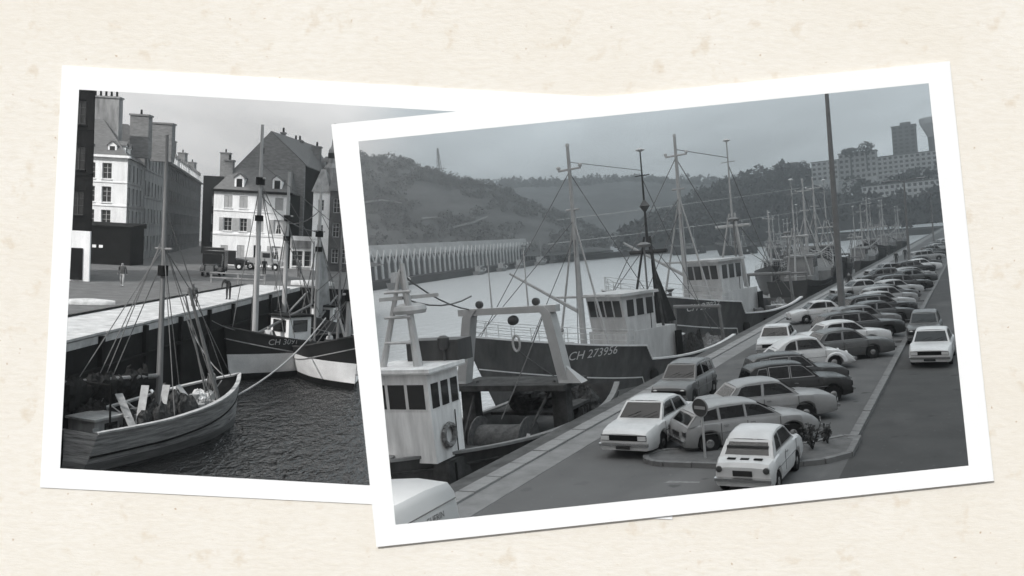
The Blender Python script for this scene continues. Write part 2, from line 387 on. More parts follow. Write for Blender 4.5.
# wooded slope: crowns that read as one mass
def crowns(name, spots, size, mtl, n_leaf, seed):
    rn = random.Random(seed); mb = MB()
    for (x, y, z) in spots:
        r = size*rn.uniform(.6, 1.35); h = r*rn.uniform(.8, 1.25)
        for _ in range(n_leaf):
            u = rn.uniform(-1, 1); t = rn.uniform(0, TAU); q = math.sqrt(1-u*u); k = rn.uniform(.65, 1.05)
            c = Vector((x+r*q*math.cos(t)*k, y+r*q*math.sin(t)*k, z+h*.8+h*u*k)); d = r*rn.uniform(.16, .34)
            a = Vector((rn.gauss(0, 1), rn.gauss(0, 1), rn.gauss(0, 1))).normalized(); b = a.orthogonal().normalized(); e = a.cross(b)
            mb.add([c+b*d, c-b*d*.5+e*d*.8, c-b*d*.6-e*d*.8], [(0, 1, 2)])
    return stuff(mb.top(name, mtl, WR))
leaf_m = mat('foliage', .05, .8, .5, .15)
rn = random.Random(5); spots = []
for _ in range(620):
    t = rn.random()*.93; q = rn.random()**.6; f, r = samp(rf, t), samp(rr, t); p = f.lerp(r, q)
    p.z = f.z+(r.z-f.z)*(q**1.15*.35+.65*math.sin(q*math.pi/2)**1.1)
    if -92 < p.x < 80 and q > .42: continue
    spots.append(p-Vector((0, 0, 1)))
spots += [Vector((rn.uniform(-66, 25), rn.uniform(572, 584), rn.uniform(20, 24))) for _ in range(40)]
crowns('woodland', spots, 5.0, leaf_m, 85, 3)
rn = random.Random(15); spots = []
for _ in range(380):
    t = .02+rn.random()*.95
    tt = t*(len(fr)-1); i = min(int(tt), len(fr)-2); p = Vector(fr[i]).lerp(Vector(fr[i+1]), tt-i); spots.append(p+Vector((0, rn.uniform(-30, 20), -6)))
crowns('far_woodland', spots, 7.0, leaf_m, 60, 4)
rn = random.Random(25); spots = []
for _ in range(1500):
    t = rn.random(); q = rn.random()**.8; f, r = samp(lf, t), samp(lr, t); p = f.lerp(r, q)
    p.z = f.z+(r.z-f.z)*(q**1.15*.35+.65*math.sin(q*math.pi/2)**1.1)-.8
    if noise.noise(Vector((p.x*.02, p.y*.02, 9)))+noise.noise(Vector((p.x*.06, p.y*.06, 2)))*.6 > -.12: spots.append(p)
crowns('hillside_scrub', spots, 2.3, mat('scrub_foliage', .12, .85, .5, .1), 42, 6)
# pale paths cut into the left hill
path_m = mat('bare_earth', .3, .9, .2, .2)
def on_hill(t, q):
    f, r = samp(lf, t), samp(lr, t); p = f.lerp(r, q); p.z = f.z+(r.z-f.z)*(q**1.15*.35+.65*math.sin(q*math.pi/2)**1.1)+1.6; return p
for pts in ([(.02, .18), (.06, .3), (.1, .4), (.16, .42), (.22, .4)], [(.42, .25), (.5, .3), (.56, .36)], [(.3, .3), (.36, .32)]):
    struct(MB().path([on_hill(*q) for q in pts], .6, 5).top('hill_path', path_m, WR))
# lattice mast on the hill
t = MB()
for s in (-1, 1):
    for e in (-1, 1): t.tube((s*1.6, e*1.6, -6), (s*.3, e*.3, 16), .28, .2, 4)
for z in range(0, 15, 3):
    w = 1.6-1.3*(z+6)/22
    t.tube((-w, -w, z), (w, w, z+3), .14, .14, 4); t.tube((w, -w, z), (-w, w, z+3), .14, .14, 4)
tag(t.top('lattice_mast', mat('steel', .15, .6, .1), WR, (-337, 544, 68)), 'thin lattice radio mast standing on the crest of the left hill', 'mast')

# apartment blocks on the right hill
facade_m = mat('apartment_concrete', .5, .85, .12, .15)
facade_d = mat('apartment_concrete_dark', .17, .85, .12, .15)
win_m = mat('far_window', .05, .3, .2, .5)
def block(x0, x1, y, z0, z1, depth, floors, label, m, ang=0, bays=None, name='apartment_block'):
    w = x1-x0; t = thing(name, label, 'apartment block', WR, ((x0+x1)/2, y, z0), ang)
    h = z1-z0; MB().box((0, depth/2, h/2-4), (w, depth, h+8)).part('wall', m, t)
    MB().box((0, depth/2, h+.25), (w+.8, depth+.8, .5)).part('roof', facade_d, t)
    wm = MB(); bays = bays or max(2, int(w/3)); fh = h/floors
    for f in range(floors):
        for b in range(bays):
            cx = -w/2+(b+.5)*w/bays; wm.box((cx, -.05, f*fh+fh*.55), (w/bays*.55, .2, fh*.5))
    stuff(wm.part('window_rows', win_m, t)); 
    bm = MB()
    for f in range(1, floors): bm.box((0, -.2, f*fh), (w, .5, .22))
    bm.part('floor_slabs', m, t); return t
block(-90, -74, 590, 33, 45, 10, 4, 'short apartment slab at the left end of the hilltop housing', facade_m)
block(-74, -52, 594, 32, 48.5, 10, 5, 'taller stepped apartment slab left of the hilltop tower', facade_m)
block(-52, 25, 597, 30, 44, 10, 5, 'very long apartment slab running below the hilltop tower', facade_m)
block(-58, 20, 560, 9, 25.5, 10, 5, 'long lower apartment slab on the slope under the tower', mat('apartment_pale', .6, .85, .1, .2))
tw = block(-43, -29.5, 604, 40, 62, 12, 9, 'tall square apartment tower rising above the hilltop slabs', facade_d, bays=4)
MB().box((1, 5, 23.2), (6, 6, 2.4)).part('rooftop_hut', facade_d, tw); MB().box((-3, 5, 20.5), (1, 1, 4)).part('flue', facade_d, tw)
block(-105, -98, 585, 36, 46, 9, 3, 'small dark villa among the trees on the hill crest', facade_d, name='hill_house')
wt = thing('water_tower', 'flared concrete water tower at the right edge of the grey print', 'water tower', WR, (-20, 600, 36))
MB().lathe([(3.2, -4), (2.6, 10), (2.9, 17)], 16).part('shaft', facade_d, wt)
MB().lathe([(2.9, 16.8), (6.8, 25), (7.2, 28), (6.5, 28.6)], 20).part('tank', facade_m, wt)
def tree(x, y, z, h, label, group=None, flat_=False):
    t = thing('tree', label, 'tree', WR, (x, y, z), 0, group); mb = MB(); mb.tube((0, 0, -4), (0, 0, h*.6), h*.04, h*.025, 6)
    for k in range(4):
        a = k*1.7; mb.tube((0, 0, h*.45), (math.cos(a)*h*.3, math.sin(a)*h*.3, h*.75), h*.02, h*.01, 4)
    mb.part('trunk', leaf_m, t); c = MB(); rn = random.Random(int(x*7+y))
    for _ in range(320):
        v = Vector((rn.gauss(0, 1), rn.gauss(0, 1), rn.gauss(0, 1))).normalized()*rn.uniform(.5, 1)
        p = Vector((v.x*h*.42, v.y*h*.42, h*.75+v.z*h*(.15 if flat_ else .33))); d = h*rn.uniform(.03, .07)
        a = v.orthogonal().normalized(); e = v.cross(a); c.add([p+a*d, p-a*d*.6+e*d, p-a*d*.6-e*d], [(0, 1, 2)])
    c.part('crown', leaf_m, t); return t
tree(-66, 588, 38, 15, 'umbrella-shaped tree sticking up over the stepped apartment slab', flat_=True)
tree(-57, 590, 41, 13, 'thin bare-stemmed tree beside the umbrella-shaped tree')
tree(-114, 600, 32, 13, 'round tree on the hill crest left of the dark villa')
tree(-128, 596, 30, 12, 'leftmost single tree on the crest of the right hill')
tree(-96, 596, 35, 12, 'tree just right of the dark villa on the crest')

# far shore: quay, arched shed, moored boats
sh0, sh1 = Vector((-172, 238, 0)), Vector((-218, 480, 0))
d = (sh1-sh0).normalized(); nrm = Vector((-d.y, d.x, 0)); ang = math.atan2(d.y, d.x); Ls = (sh1-sh0).length
shore = MB().box((Ls/2+70, 20, -2.0), (Ls+200, 40, 4.4)).top('far_quay', mat('far_quay_stone', .06, .9, .2, .1), WR, sh0+Vector((0, 0, 0)), ang); struct(shore)
o = MB().add([(-232, 478, .1), (-120, 620, .1), (20, 440, .1), (-9, 436, .1), (-9, 436, -4), (-60, 436, -4), (-140, 455, -4), (-232, 478, -4), (-60, 436, .1), (-140, 455, .1)],
             [(0, 9, 8, 3, 2, 1), (0, 7, 6, 9), (9, 6, 5, 8), (8, 5, 4, 3)]).top('far_quay', MATS['far_quay_stone'], WR); struct(o)
shed = thing('market_shed', 'long pale quayside shed with a row of pointed arches', 'building', WR, sh0+nrm*10, ang)
pale = mat('pale_render', .6, .8, .08, .2); dark = mat('dark_opening', .06, .8, .2, .3)
MB().slab([(0, 11, 7), (348, 11, 7), (348, 6, 12.5), (0, 6, 12.5)], [(0, 1.2, 8.2), (348, 1.2, 8.2), (348, 5.8, 12.6), (0, 5.8, 12.6)]).part('roof', mat('shed_roof', .3, .8, .2, .1), shed)
MB().box((174, 6.2, 4), (347, 8, 8)).part('hall', mat('shed_hall_grey', .16, .8, .1, .2), shed)  # hall in one even grey, darker than the arches
am = MB()
w, h, e = 2.75, 10.5, .6
am.slab([(-w, 0, 0), (-w+e, 0, 0), (-w+e, 0, h*.5), (0, 0, h-e*1.5), (0, 0, h), (-w, 0, h*.55)], [(-w, .45, 0), (-w+e, .45, 0), (-w+e, .45, h*.5), (0, .45, h-e*1.5), (0, .45, h), (-w, .45, h*.55)])
am.slab([(w, 0, 0), (w-e, 0, 0), (w-e, 0, h*.5), (0, 0, h-e*1.5), (0, 0, h), (w, 0, h*.55)], [(w, .45, 0), (w-e, .45, 0), (w-e, .45, h*.5), (0, .45, h-e*1.5), (0, .45, h), (w, .45, h*.55)])
ame = am.mesh('arch', pale)
for i in range(62):
    c = bpy.data.objects.new('arch', ame); COL.objects.link(c); c.parent = shed; c.location = (2+i*5.55, .5, 0)
# ------------------------------------------------------------------ cars
def clear_glass(key, tint, fac):
    m = bpy.data.materials.new(key); m.use_nodes = True; MATS[key] = m; n = m.node_tree.nodes; l = m.node_tree.links; n.clear()
    out = n.new('ShaderNodeOutputMaterial'); mx = n.new('ShaderNodeMixShader'); tr = n.new('ShaderNodeBsdfTransparent'); gl = n.new('ShaderNodeBsdfGlossy'); lw = n.new('ShaderNodeLayerWeight')
    tr.inputs['Color'].default_value = (tint,)*3+(1,); gl.inputs['Roughness'].default_value = .04; gl.inputs['Color'].default_value = (.9, .9, .9, 1); lw.inputs['Blend'].default_value = fac
    l.new(lw.outputs['Fresnel'], mx.inputs['Fac']); l.new(tr.outputs[0], mx.inputs[1]); l.new(gl.outputs[0], mx.inputs[2]); l.new(mx.outputs[0], out.inputs['Surface']); return m
glass = clear_glass('car_glass', .5, .35)
seat_m = mat('car_seat', .05, .8, .2, 4)
def holed(outer, holes):
    pts, edges = [], []
    for poly in [outer]+holes:
        k = len(pts); pts += [Vector(p) for p in poly]; edges += [(k+i, k+(i+1) % len(poly)) for i in range(len(poly))]
    vs, es, fs, *_ = geometry.delaunay_2d_cdt(pts, edges, [], 0, 1e-6)
    def ins(q, poly):
        c = False
        for (x0, y0), (x1, y1) in zip(poly, poly[1:]+poly[:1]):
            if (y0 > q.y) != (y1 > q.y) and q.x < (x1-x0)*(q.y-y0)/(y1-y0)+x0: c = not c
        return c
    keep = []
    for f in fs:
        c = sum((vs[i] for i in f), Vector((0, 0)))/len(f)
        if ins(c, outer) and not any(ins(c, h) for h in holes): keep.append(f)
    return keep, [(v.x, v.y) for v in vs]
chrome = mat('chrome', .5, .25, 0, metal=.9)
tyre_m = mat('tyre_rubber', .018, .85, 0)
under_m = mat('underbody', .01, .95, 0)
lamp_m = mat('headlamp_glass', .6, .15, 0, spec=.7)
tail_m = mat('tail_lamp', .06, .3, 0)
plate_m = mat('number_plate', .02, .5, 0)
seam_m = mat('door_seam', .015, .9, 0)
PAINT = {k: mat('paint_'+k, v, .26, .12, 1.6, spec=.6) for k, v in dict(white=.56, cream=.42, pale=.34, light=.25, mid=.13, grey=.085, dark=.04, black=.02).items()}
# x runs from the rear bumper (0) to the front bumper (L)
SPEC = {
 'sedan': dict(L=4.34, w=.82, ax=(.82, 3.26), wr=.30,
   low=[(0, .5), (.03, .80), (.14, .90), (.6, .93), (1.6, .93), (3.1, .92), (3.7, .88), (4.2, .80), (4.32, .72), (4.34, .5)],
   roof=[(.72, .90), (1.12, 1.30), (1.4, 1.39), (1.9, 1.43), (2.3, 1.42), (2.55, 1.37), (3.12, .90)],
   side=[[(1.02, .97), (1.86, .97), (1.9, 1.32), (1.4, 1.31), (1.25, 1.27)], [(1.95, .97), (2.92, .97), (2.56, 1.28), (2.4, 1.32), (1.99, 1.33)]], kind='front'),
 'hatch': dict(L=3.7, w=.76, ax=(.55, 2.98), wr=.29,
   low=[(0, .5), (.02, .85), (.06, .93), (1.5, .95), (2.55, .95), (3.0, .93), (3.5, .87), (3.66, .78), (3.7, .5)],
   roof=[(.03, .92), (.16, 1.32), (.32, 1.44), (.9, 1.51), (1.7, 1.5), (2.0, 1.44), (2.55, .94)],
   side=[[(.28, 1.0), (.72, 1.0), (.72, 1.37), (.44, 1.35)], [(.8, 1.0), (1.48, 1.0), (1.48, 1.4), (.8, 1.39)], [(1.56, 1.0), (2.36, 1.0), (2.02, 1.33), (1.9, 1.38), (1.56, 1.4)]], kind='front'),
 'wagon': dict(L=4.15, w=.80, ax=(.72, 3.27), wr=.31,
   low=[(0, .45), (.02, .7), (.1, .84), (.6, .90), (1.6, .92), (2.95, .90), (3.5, .86), (3.95, .76), (4.12, .62), (4.15, .45)],
   roof=[(.1, .82), (.42, 1.14), (.72, 1.31), (1.2, 1.37), (2.0, 1.37), (2.32, 1.31), (2.98, .89)],
   side=[[(.5, .96), (1.05, .96), (1.05, 1.27), (.76, 1.22)], [(1.13, .96), (1.86, .96), (1.86, 1.29), (1.13, 1.28)], [(1.93, .96), (2.78, .96), (2.36, 1.23), (2.2, 1.27), (1.93, 1.29)]], kind='rear'),
 'small': dict(L=3.6, w=.72, ax=(.62, 2.65), wr=.27,
   low=[(0, .45), (.02, .7), (.1, .80), (.5, .88), (1.4, .92), (2.6, .90), (3.1, .84), (3.5, .74), (3.58, .6), (3.6, .45)],
   roof=[(.42, .85), (.78, 1.22), (1.0, 1.34), (1.4, 1.39), (1.85, 1.38), (2.1, 1.32), (2.62, .88)],
   side=[[(.78, .96), (1.3, .96), (1.3, 1.29), (1.0, 1.26)], [(1.37, .96), (2.42, .96), (2.12, 1.23), (1.95, 1.29), (1.37, 1.3)]], kind='rear'),
 'beetle': dict(L=4.05, w=.70, ax=(.72, 3.12), wr=.32,
   low=[(0, .38), (.12, .62), (.45, .84), (.9, .92), (1.8, .93), (2.8, .92), (3.3, .86), (3.75, .70), (3.98, .5), (4.02, .38)],
   roof=[(.42, .80), (.75, 1.08), (1.1, 1.32), (1.45, 1.45), (1.9, 1.5), (2.3, 1.47), (2.52, 1.39), (2.86, .92)],
   side=[[(1.02, .98), (1.55, .98), (1.55, 1.36), (1.32, 1.31), (1.14, 1.19)], [(1.63, .98), (2.66, .98), (2.46, 1.32), (2.25, 1.37), (1.63, 1.38)]], kind='front', fender=True),
 'estate': dict(L=4.5, w=.83, ax=(.85, 3.55), wr=.33,
   low=[(0, .5), (.02, .88), (.08, .96), (1.6, .97), (3.2, .96), (3.9, .93), (4.38, .86), (4.48, .78), (4.5, .5)],
   roof=[(.05, .95), (.34, 1.36), (.55, 1.47), (1.2, 1.53), (2.3, 1.52), (2.62, 1.45), (3.2, .95)],
   side=[[(.4, 1.02), (1.2, 1.02), (1.2, 1.41), (.62, 1.39)], [(1.28, 1.02), (2.05, 1.02), (2.05, 1.42), (1.28, 1.42)], [(2.13, 1.02), (3.0, 1.02), (2.66, 1.35), (2.5, 1.41), (2.13, 1.43)]], kind='front'),
}
def build_car(spec, paint, name='parked_car', label='', loc=(0, 0, 0), rz=0, W=WR, group=None, rear_sign=False):
    P = SPEC[spec]; L, w, roof = P['L'], P['w'], P['roof']; low = P['low']
    t = thing(name, label, 'car', W, loc, rz, group)
    wx = lambda x: w*(1-.10*clamp((abs(x-L/2)-L*.36)/(L*.14))**2)
    def zb(x):
        b = .21+.05*clamp((abs(x-L/2)-L*.4)/(L*.1))
        for a in P['ax']:
            dd = abs(x-a); R = P['wr']+.055
            if dd < R: b = max(b, P['wr']+math.sqrt(R*R-dd*dd)*.93)
        return b
    xs = set(p[0] for p in low)
    for a in P['ax']:
        for k in range(-6, 7): xs.add(a+k*(P['wr']+.056)/6)
    xs |= {i*L/14 for i in range(15)}
    secs = []
    for x in sorted(v for v in xs if 0 <= v <= L):
        zt, b, ww = interp(low, x), zb(x), wx(x); zt = max(zt, b+.04); hgt = zt-b
        half = [(0, b), (ww*.93, b), (ww, b+hgt*.22), (ww*1.0, b+hgt*.55), (ww*.965, b+hgt*.86), (ww*.90, zt-.012), (ww*.5, zt+.012), (0, zt+.018)]
        secs.append([(x-L/2, y, z) for y, z in half]+[(x-L/2, -y, z) for y, z in half[-2:0:-1]])
    pm = PAINT[paint] if isinstance(paint, str) else paint
    MB().loft(secs, True, True).part('body', pm, t, 32)
    MB().box((0, 0, .36), (L*.9, w*1.5, .3)).part('chassis', under_m, t)
    # greenhouse
    zr = max(z for _, z in roof); wbel, wtop = w*.89, w*.71
    ww = lambda z: wbel+(wtop-wbel)*clamp((z-.92)/(zr-.92), -.2, 1)
    belt = lambda x: interp(low, x)-.02
    core = roof[1:-1]
    secs = []
    for x, z in core:
        m_ = z-.06
        half = [(ww(m_)+.004, m_), (ww(z)-.03, z-.012), (ww(z)-.1, z+.004), (ww(z)*.5, z+.016), (0, z+.02)]
        secs.append([(x-L/2, y, zz) for y, zz in half]+[(x-L/2, -y, zz) for y, zz in half[-2::-1]])
    MB().loft(secs, False).part('roof', pm, t, 40)
    outline = [(x, z-(.03 if 0 < i < len(roof)-1 else 0)) for i, (x, z) in enumerate(roof)]+[(x, belt(x)) for x in [roof[-1][0]-.02-(roof[-1][0]-roof[0][0]-.04)*k/6 for k in range(7)]]
    tris, vs2 = holed(outline, P['side'])
    for s in (1, -1):
        n_ = len(vs2); mb = MB()
        mb.add([(x-L/2, s*(ww(z)+.002), z) for x, z in vs2]+[(x-L/2, s*(ww(z)-.035), z) for x, z in vs2], [tuple(f) for f in tris]+[tuple(i+n_ for i in reversed(f)) for f in tris]); mb.part('pillars', pm, t)
    for poly in P['side']:
        for s in (1, -1):
            MB().slab([(x-L/2, s*(ww(z)-.008), z) for x, z in poly], [(x-L/2, s*(ww(z)-.014), z) for x, z in poly]).part('side_window', glass, t)
    def screen(pts, name_, ins):
        (xa, za), (xb, zb_) = pts; A_, B_ = Vector((xa-L/2, 0, za)), Vector((xb-L/2, 0, zb_)); dv = B_-A_
        q = lambda u, v: A_+dv*u+Vector((0, v*ww((A_+dv*u).z), 0))
        out = [(0, -1), (0, 1), (1, 1), (1, -1)]; hol = [(ins, -1+ins*1.1), (ins, 1-ins*1.1), (1-ins*.9, 1-ins*1.1), (1-ins*.9, -1+ins*1.1)]
        fr_ = MB(); P3 = [q(u, v*.995) for u, v in out]+[q(u, v) for u, v in hol]
        fr_.add(P3, [(0, 1, 5, 4), (1, 2, 6, 5), (2, 3, 7, 6), (3, 0, 4, 7)]).part('pillars', pm, t)
        nn = Vector((-dv.z, 0, dv.x)).normalized()*.006; h4 = [q(u, v) for u, v in hol]
        MB().slab([p+nn for p in h4], [p-nn for p in h4]).part(name_, glass, t)
    screen((roof[-1], roof[-2]), 'windscreen', .1)
    screen((roof[0], roof[1]), 'rear_window', .16 if spec != 'beetle' else .3)
    # seats, dashboard and wheel seen through the glass
    fx_ = P['side'][-1][0][0]-L/2+.25
    seat = MB()
    for s in (1, -1): seat.box((fx_, s*w*.42, .72), (.5, .48, .18)); seat.box((fx_-.26, s*w*.42, .95), (.14, .46, .52))
    seat.part('front_seat', seat_m, t)
    MB().box((fx_-.95, 0, .85), (.16, w*1.4, .5)).part('rear_seat', seat_m, t)
    MB().box((roof[-1][0]-L/2-.3, 0, .86), (.25, w*1.5, .16)).part('dashboard', under_m, t)
    sw = MB(); c_ = Vector((fx_+.42, w*.42, .98))
    for i in range(10): a_, b_ = TAU*i/10, TAU*(i+1)/10; sw.tube(c_+Vector((.06*math.cos(a_), .19*math.sin(a_), .17*math.cos(a_))), c_+Vector((.06*math.cos(b_), .19*math.sin(b_), .17*math.cos(b_))), .015, .015, 4)
    sw.part('steering_wheel', seam_m, t)
    # wheels
    for a in P['ax']:
        for s in (1, -1):
            R = P['wr']; y0 = w-.02
            wh = MB().lathe([(R*.62, -.16), (R*.93, -.16), (R, -.12), (R, -.03), (R*.94, .0), (R*.66, -.005)], 18, (0, 0, 0), 'Y').part('wheel', tyre_m, t, 40)
            wh.location = (a-L/2, s*y0, R)
            if s < 0: wh.rotation_euler = (0, 0, math.pi)
            MB().lathe([(R*.64, -.03), (R*.58, -.015), (R*.25, .004), (.02, .008)], 14, (0, 0, 0), 'Y').part('hubcap', chrome if paint != 'dark' else PAINT['light'], wh, 40)
    # bumpers, lamps, plates, seams, handles
    for x, sgn in ((0, -1), (L, 1)):
        xc = x-L/2
        MB().loft([[(xc+sgn*dx-.0, y, .43+dz) for dx, dz in ((.0, -.05), (.075, -.04), (.085, .03), (.0, .05))] for y, in [(q,) for q in (-w*.93, -w*.6, 0, w*.6, w*.93)]], True, True).part('bumper', chrome, t)
    zl = .64 if spec != 'beetle' else .66
    for s in (1, -1):
        xf = max(x for x, z in low if z >= .58)-L/2
        if spec in ('sedan', 'estate', 'wagon'):
            MB().box((L/2+.012, s*w*.70, .62), (.05, .25, .125)).part('headlight', lamp_m, t)
        else:
            MB().lathe([(.105, -.05), (.105, .02), (.07, .045), (.01, .055)], 14, (xf, s*w*.68, zl), 'X').part('headlight', lamp_m, t, 40)
        xr = min(x for x, z in low if z >= .6)-L/2
        if spec == 'small':
            MB().lathe([(.075, .03), (.075, -.03), (.05, -.045)], 14, (xr-.0, s*w*.78, .66), 'X').part('tail_light', tail_m, t, 40)
        else:
            MB().box((xr-.01, s*w*.8, .64), (.05, .2, .13)).part('tail_light', tail_m, t)
    MB().box((L/2+.0, 0, .62), (.035, w*1.72, .16)).part('grille', under_m, t) if spec not in ('beetle', 'small') else None
    MB().box((-L/2-.012, 0, .58), (.03, .46, .13)).part('number_plate', plate_m, t)
    MB().box((L/2+.095, 0, .36), (.02, .44, .1)).part('number_plate', plate_m, t)
    posts = sorted({round((P['side'][i][1][0]+P['side'][i+1][0][0])/2, 3) for i in range(len(P['side'])-1)})
    for s in (1, -1):
        for x in posts[-2:] + [P['side'][-1][1][0]+.12]:
            MB().box((x-L/2, s*(w+.001), .62), (.014, .008, .5)).part('door_seam', seam_m, t)
        for x in posts[-2:]:
            MB().box((x-L/2+.16, s*(w+.005), .80), (.14, .03, .025)).part('door_handle', chrome, t)
    for s in (1, -1):
        MB().box((-.05*L, s*(w+.002), .60), (L*.62, .012, .018)).part('trim_strip', chrome, t)
        for poly in P['side']:
            cx_ = sum(p[0] for p in poly)/len(poly); cz = sum(p[1] for p in poly)/len(poly); g = [(cx_+(x-cx_)*1.07, cz+(z-cz)*1.11) for x, z in poly]
            n_ = len(g); tr = MB().add([(x-L/2, s*(ww(z)+.007), z) for x, z in g]+[(x-L/2, s*(ww(z)+.007), z) for x, z in poly], [(i, (i+1) % n_, n_+(i+1) % n_, n_+i) for i in range(n_)]); tr.part('window_trim', chrome, t)
    (xa, za), (xb, zb_) = roof[-1], roof[-2]
    for s in (.15, -.35):
        q0 = Vector((xa-L/2, s, za))+Vector((xb-xa, 0, zb_-za))*.10+Vector((.05, 0, .05)); MB().tube(q0, q0+Vector(((xb-xa)*.28, .38, (zb_-za)*.28)), .012, .012, 4).part('wiper', seam_m, t)
    if spec == 'small':
        for s in (-.32, 0, .32): MB().box((-L/2+.3, s, .858), (.12, .2, .02)).part('engine_vent', seam_m, t)
    if P.get('fender'):
        for a, kx in ((P['ax'][0], -.08), (P['ax'][1], .08)):
            for s in (1, -1):
                f = MB(); secs = []
                for i in range(9):
                    th = math.pi*(.02+.96*i/8); cx_, cz = a-L/2-math.cos(th)*.5+kx, .30+math.sin(th)*.50
                    ri = .36; ix, iz = a-L/2-math.cos(th)*ri, .30+math.sin(th)*ri
                    secs.append([(ix, s*.52, iz), (cx_, s*.52, cz), (cx_, s*.74, cz-.04*math.sin(th)), ((cx_+ix)/2, s*.83, (cz+iz)/2), (ix, s*.83, iz)])
                f.loft(secs, True, True).part('fender', pm, t, 50)
    return t
GRP = 'cars parked on the quay'
H30 = rad(31)
near = [
 ('sedan', 'white', (-9.25, 26.0), rad(-93), 'white saloon facing the camera beside the kerbed island, bonnet forward'),
 ('hatch', 'mid', (-10.2, 32.8), rad(-92), 'dull grey hatchback facing the camera right behind the front white saloon'),
 ('wagon', 'light', (-6.45, 26.1), rad(37), 'light grey estate with sloping tail parked behind the no-entry sign'),
 ('small', 'white', (-5.15, 22.5), rad(88), 'small white rear-engined car seen from behind, nearest the bottom edge'),
 ('sedan', 'light', (-6.5, 29.3), rad(32), 'light grey saloon parked second in the angled row, past the no-entry sign'),
 ('hatch', 'black', (-6.1, 32.6), rad(29), 'black hatchback with pale roof edge, third in the angled row'),
 ('hatch', 'dark', (-6.5, 34.9), rad(28), 'very dark hatchback mostly hidden behind the black hatchback'),
 ('beetle', 'white', (-7.0, 39.9), rad(29), 'rounded white beetle-shaped car in the angled row'),
 ('sedan', 'grey', (-5.8, 43.0), rad(33), 'long dark grey saloon parked just beyond the rounded white car'),
 ('sedan', 'white', (-9.2, 45.6), rad(-86), 'white saloon facing the camera alone near the quay edge'),
 ('sedan', 'white', (-6.2, 46.6), rad(31), 'white saloon half hidden behind the long dark grey saloon'),
]
PROTO = {}
for sp, pa, (x, y), a, lab in near:
    c = build_car(sp, pa, 'parked_car', lab, (x, y, 0), a, WR, GRP); PROTO.setdefault(sp, c)
PROTO['estate'] = build_car('estate', 'dark', 'parked_car', 'dark estate parked under the tall lamp post', (-5.9, 50.2, 0), rad(30), WR, GRP)
def dup_car(sp, pa, loc, a, lab, name='parked_car', grp=GRP, W=WR):
    c = copy_tree(PROTO[sp], None, PAINT[pa]); c.name = name
    c.matrix_world = W @ Matrix.Translation(loc) @ Matrix.Rotation(a, 4, 'Z'); tag(c, lab, 'car', grp); return c
dup_car('sedan', 'white', (-1.95, 42.0, 0), rad(-91), 'white saloon driving towards the camera on the road at right', 'moving_car', 'cars on the road')
dup_car('hatch', 'grey', (-2.55, 48.6, 0), rad(-90), 'dark grey car on the road just behind the white saloon', 'moving_car', 'cars on the road')
row = [('hatch', 'mid', 53.6, 'grey hatchback next past the dark estate by the lamp post'),
       ('sedan', 'dark', 57.0, 'dark saloon right beyond the tall lamp post'), ('estate', 'black', 60.6, 'black estate second beyond the tall lamp post'),
       ('sedan', 'pale', 64.4, 'pale saloon in the middle of the angled row'), ('hatch', 'light', 68.0, 'light grey hatchback after the pale mid-row saloon'),
       ('wagon', 'grey', 71.8, 'grey sloping-tailed estate in the middle distance of the row'), ('sedan', 'pale', 76, 'pale saloon following the grey sloping-tailed estate'),
       ('estate', 'black', 80.5, 'black estate standing after a gap midway to the double-armed lamp'), ('sedan', 'dark', 89, 'dark saloon three cars short of the double-armed lamp'), ('wagon', 'light', 94, 'light sloping-tailed estate two cars short of the double-armed lamp'),
       ('hatch', 'black', 104, 'black hatchback just short of the double-armed lamp'),
       ('sedan', 'white', 109.5, 'white saloon at the foot of the double-armed lamp'), ('sedan', 'dark', 116, 'dark saloon first past the double-armed lamp'),
       ('estate', 'light', 131, 'pale estate far along the quay'),
       ('sedan', 'dark', 140, 'dark saloon far along the quay after the pale estate'), ('hatch', 'dark', 150, 'small dark hatchback near the far end of the row'),
       ('sedan', 'light', 162, 'light saloon near the far end of the row'), ('wagon', 'dark', 175, 'dark estate at the far end of the row'), ('sedan', 'pale', 190, 'last pale car visible at the end of the row')]
rn = random.Random(11)
for sp, pa, y, lab in row:
    dup_car(sp, pa, (-5.8+rn.uniform(-.35, .25), y, 0), rad(31+rn.uniform(-5, 5)), lab)
for sp, pa, x, y, a, lab in [('small', 'white', -9.4, 59.5, 205, 'white car with its tail to the water, left of the lamp post'),
     ('sedan', 'black', -8.6, 63.5, 210, 'black saloon between the lone white car and the row'), ('sedan', 'pale', -8.9, 78, 212, 'pale saloon standing nearest the water in mid row'),
     ('hatch', 'dark', -8.7, 92, 210, 'dark hatchback nearest the water before the double-armed lamp'), ('sedan', 'light', -8.9, 104, 212, 'light saloon nearest the water before the double-armed lamp'),
     ('sedan', 'dark', -1.9, 120, -90, 'dark car far down the road'), ('hatch', 'pale', -2.1, 150, -90, 'pale car farthest down the road')]:
    dup_car(sp, pa, (x, y, 0), rad(a), lab)
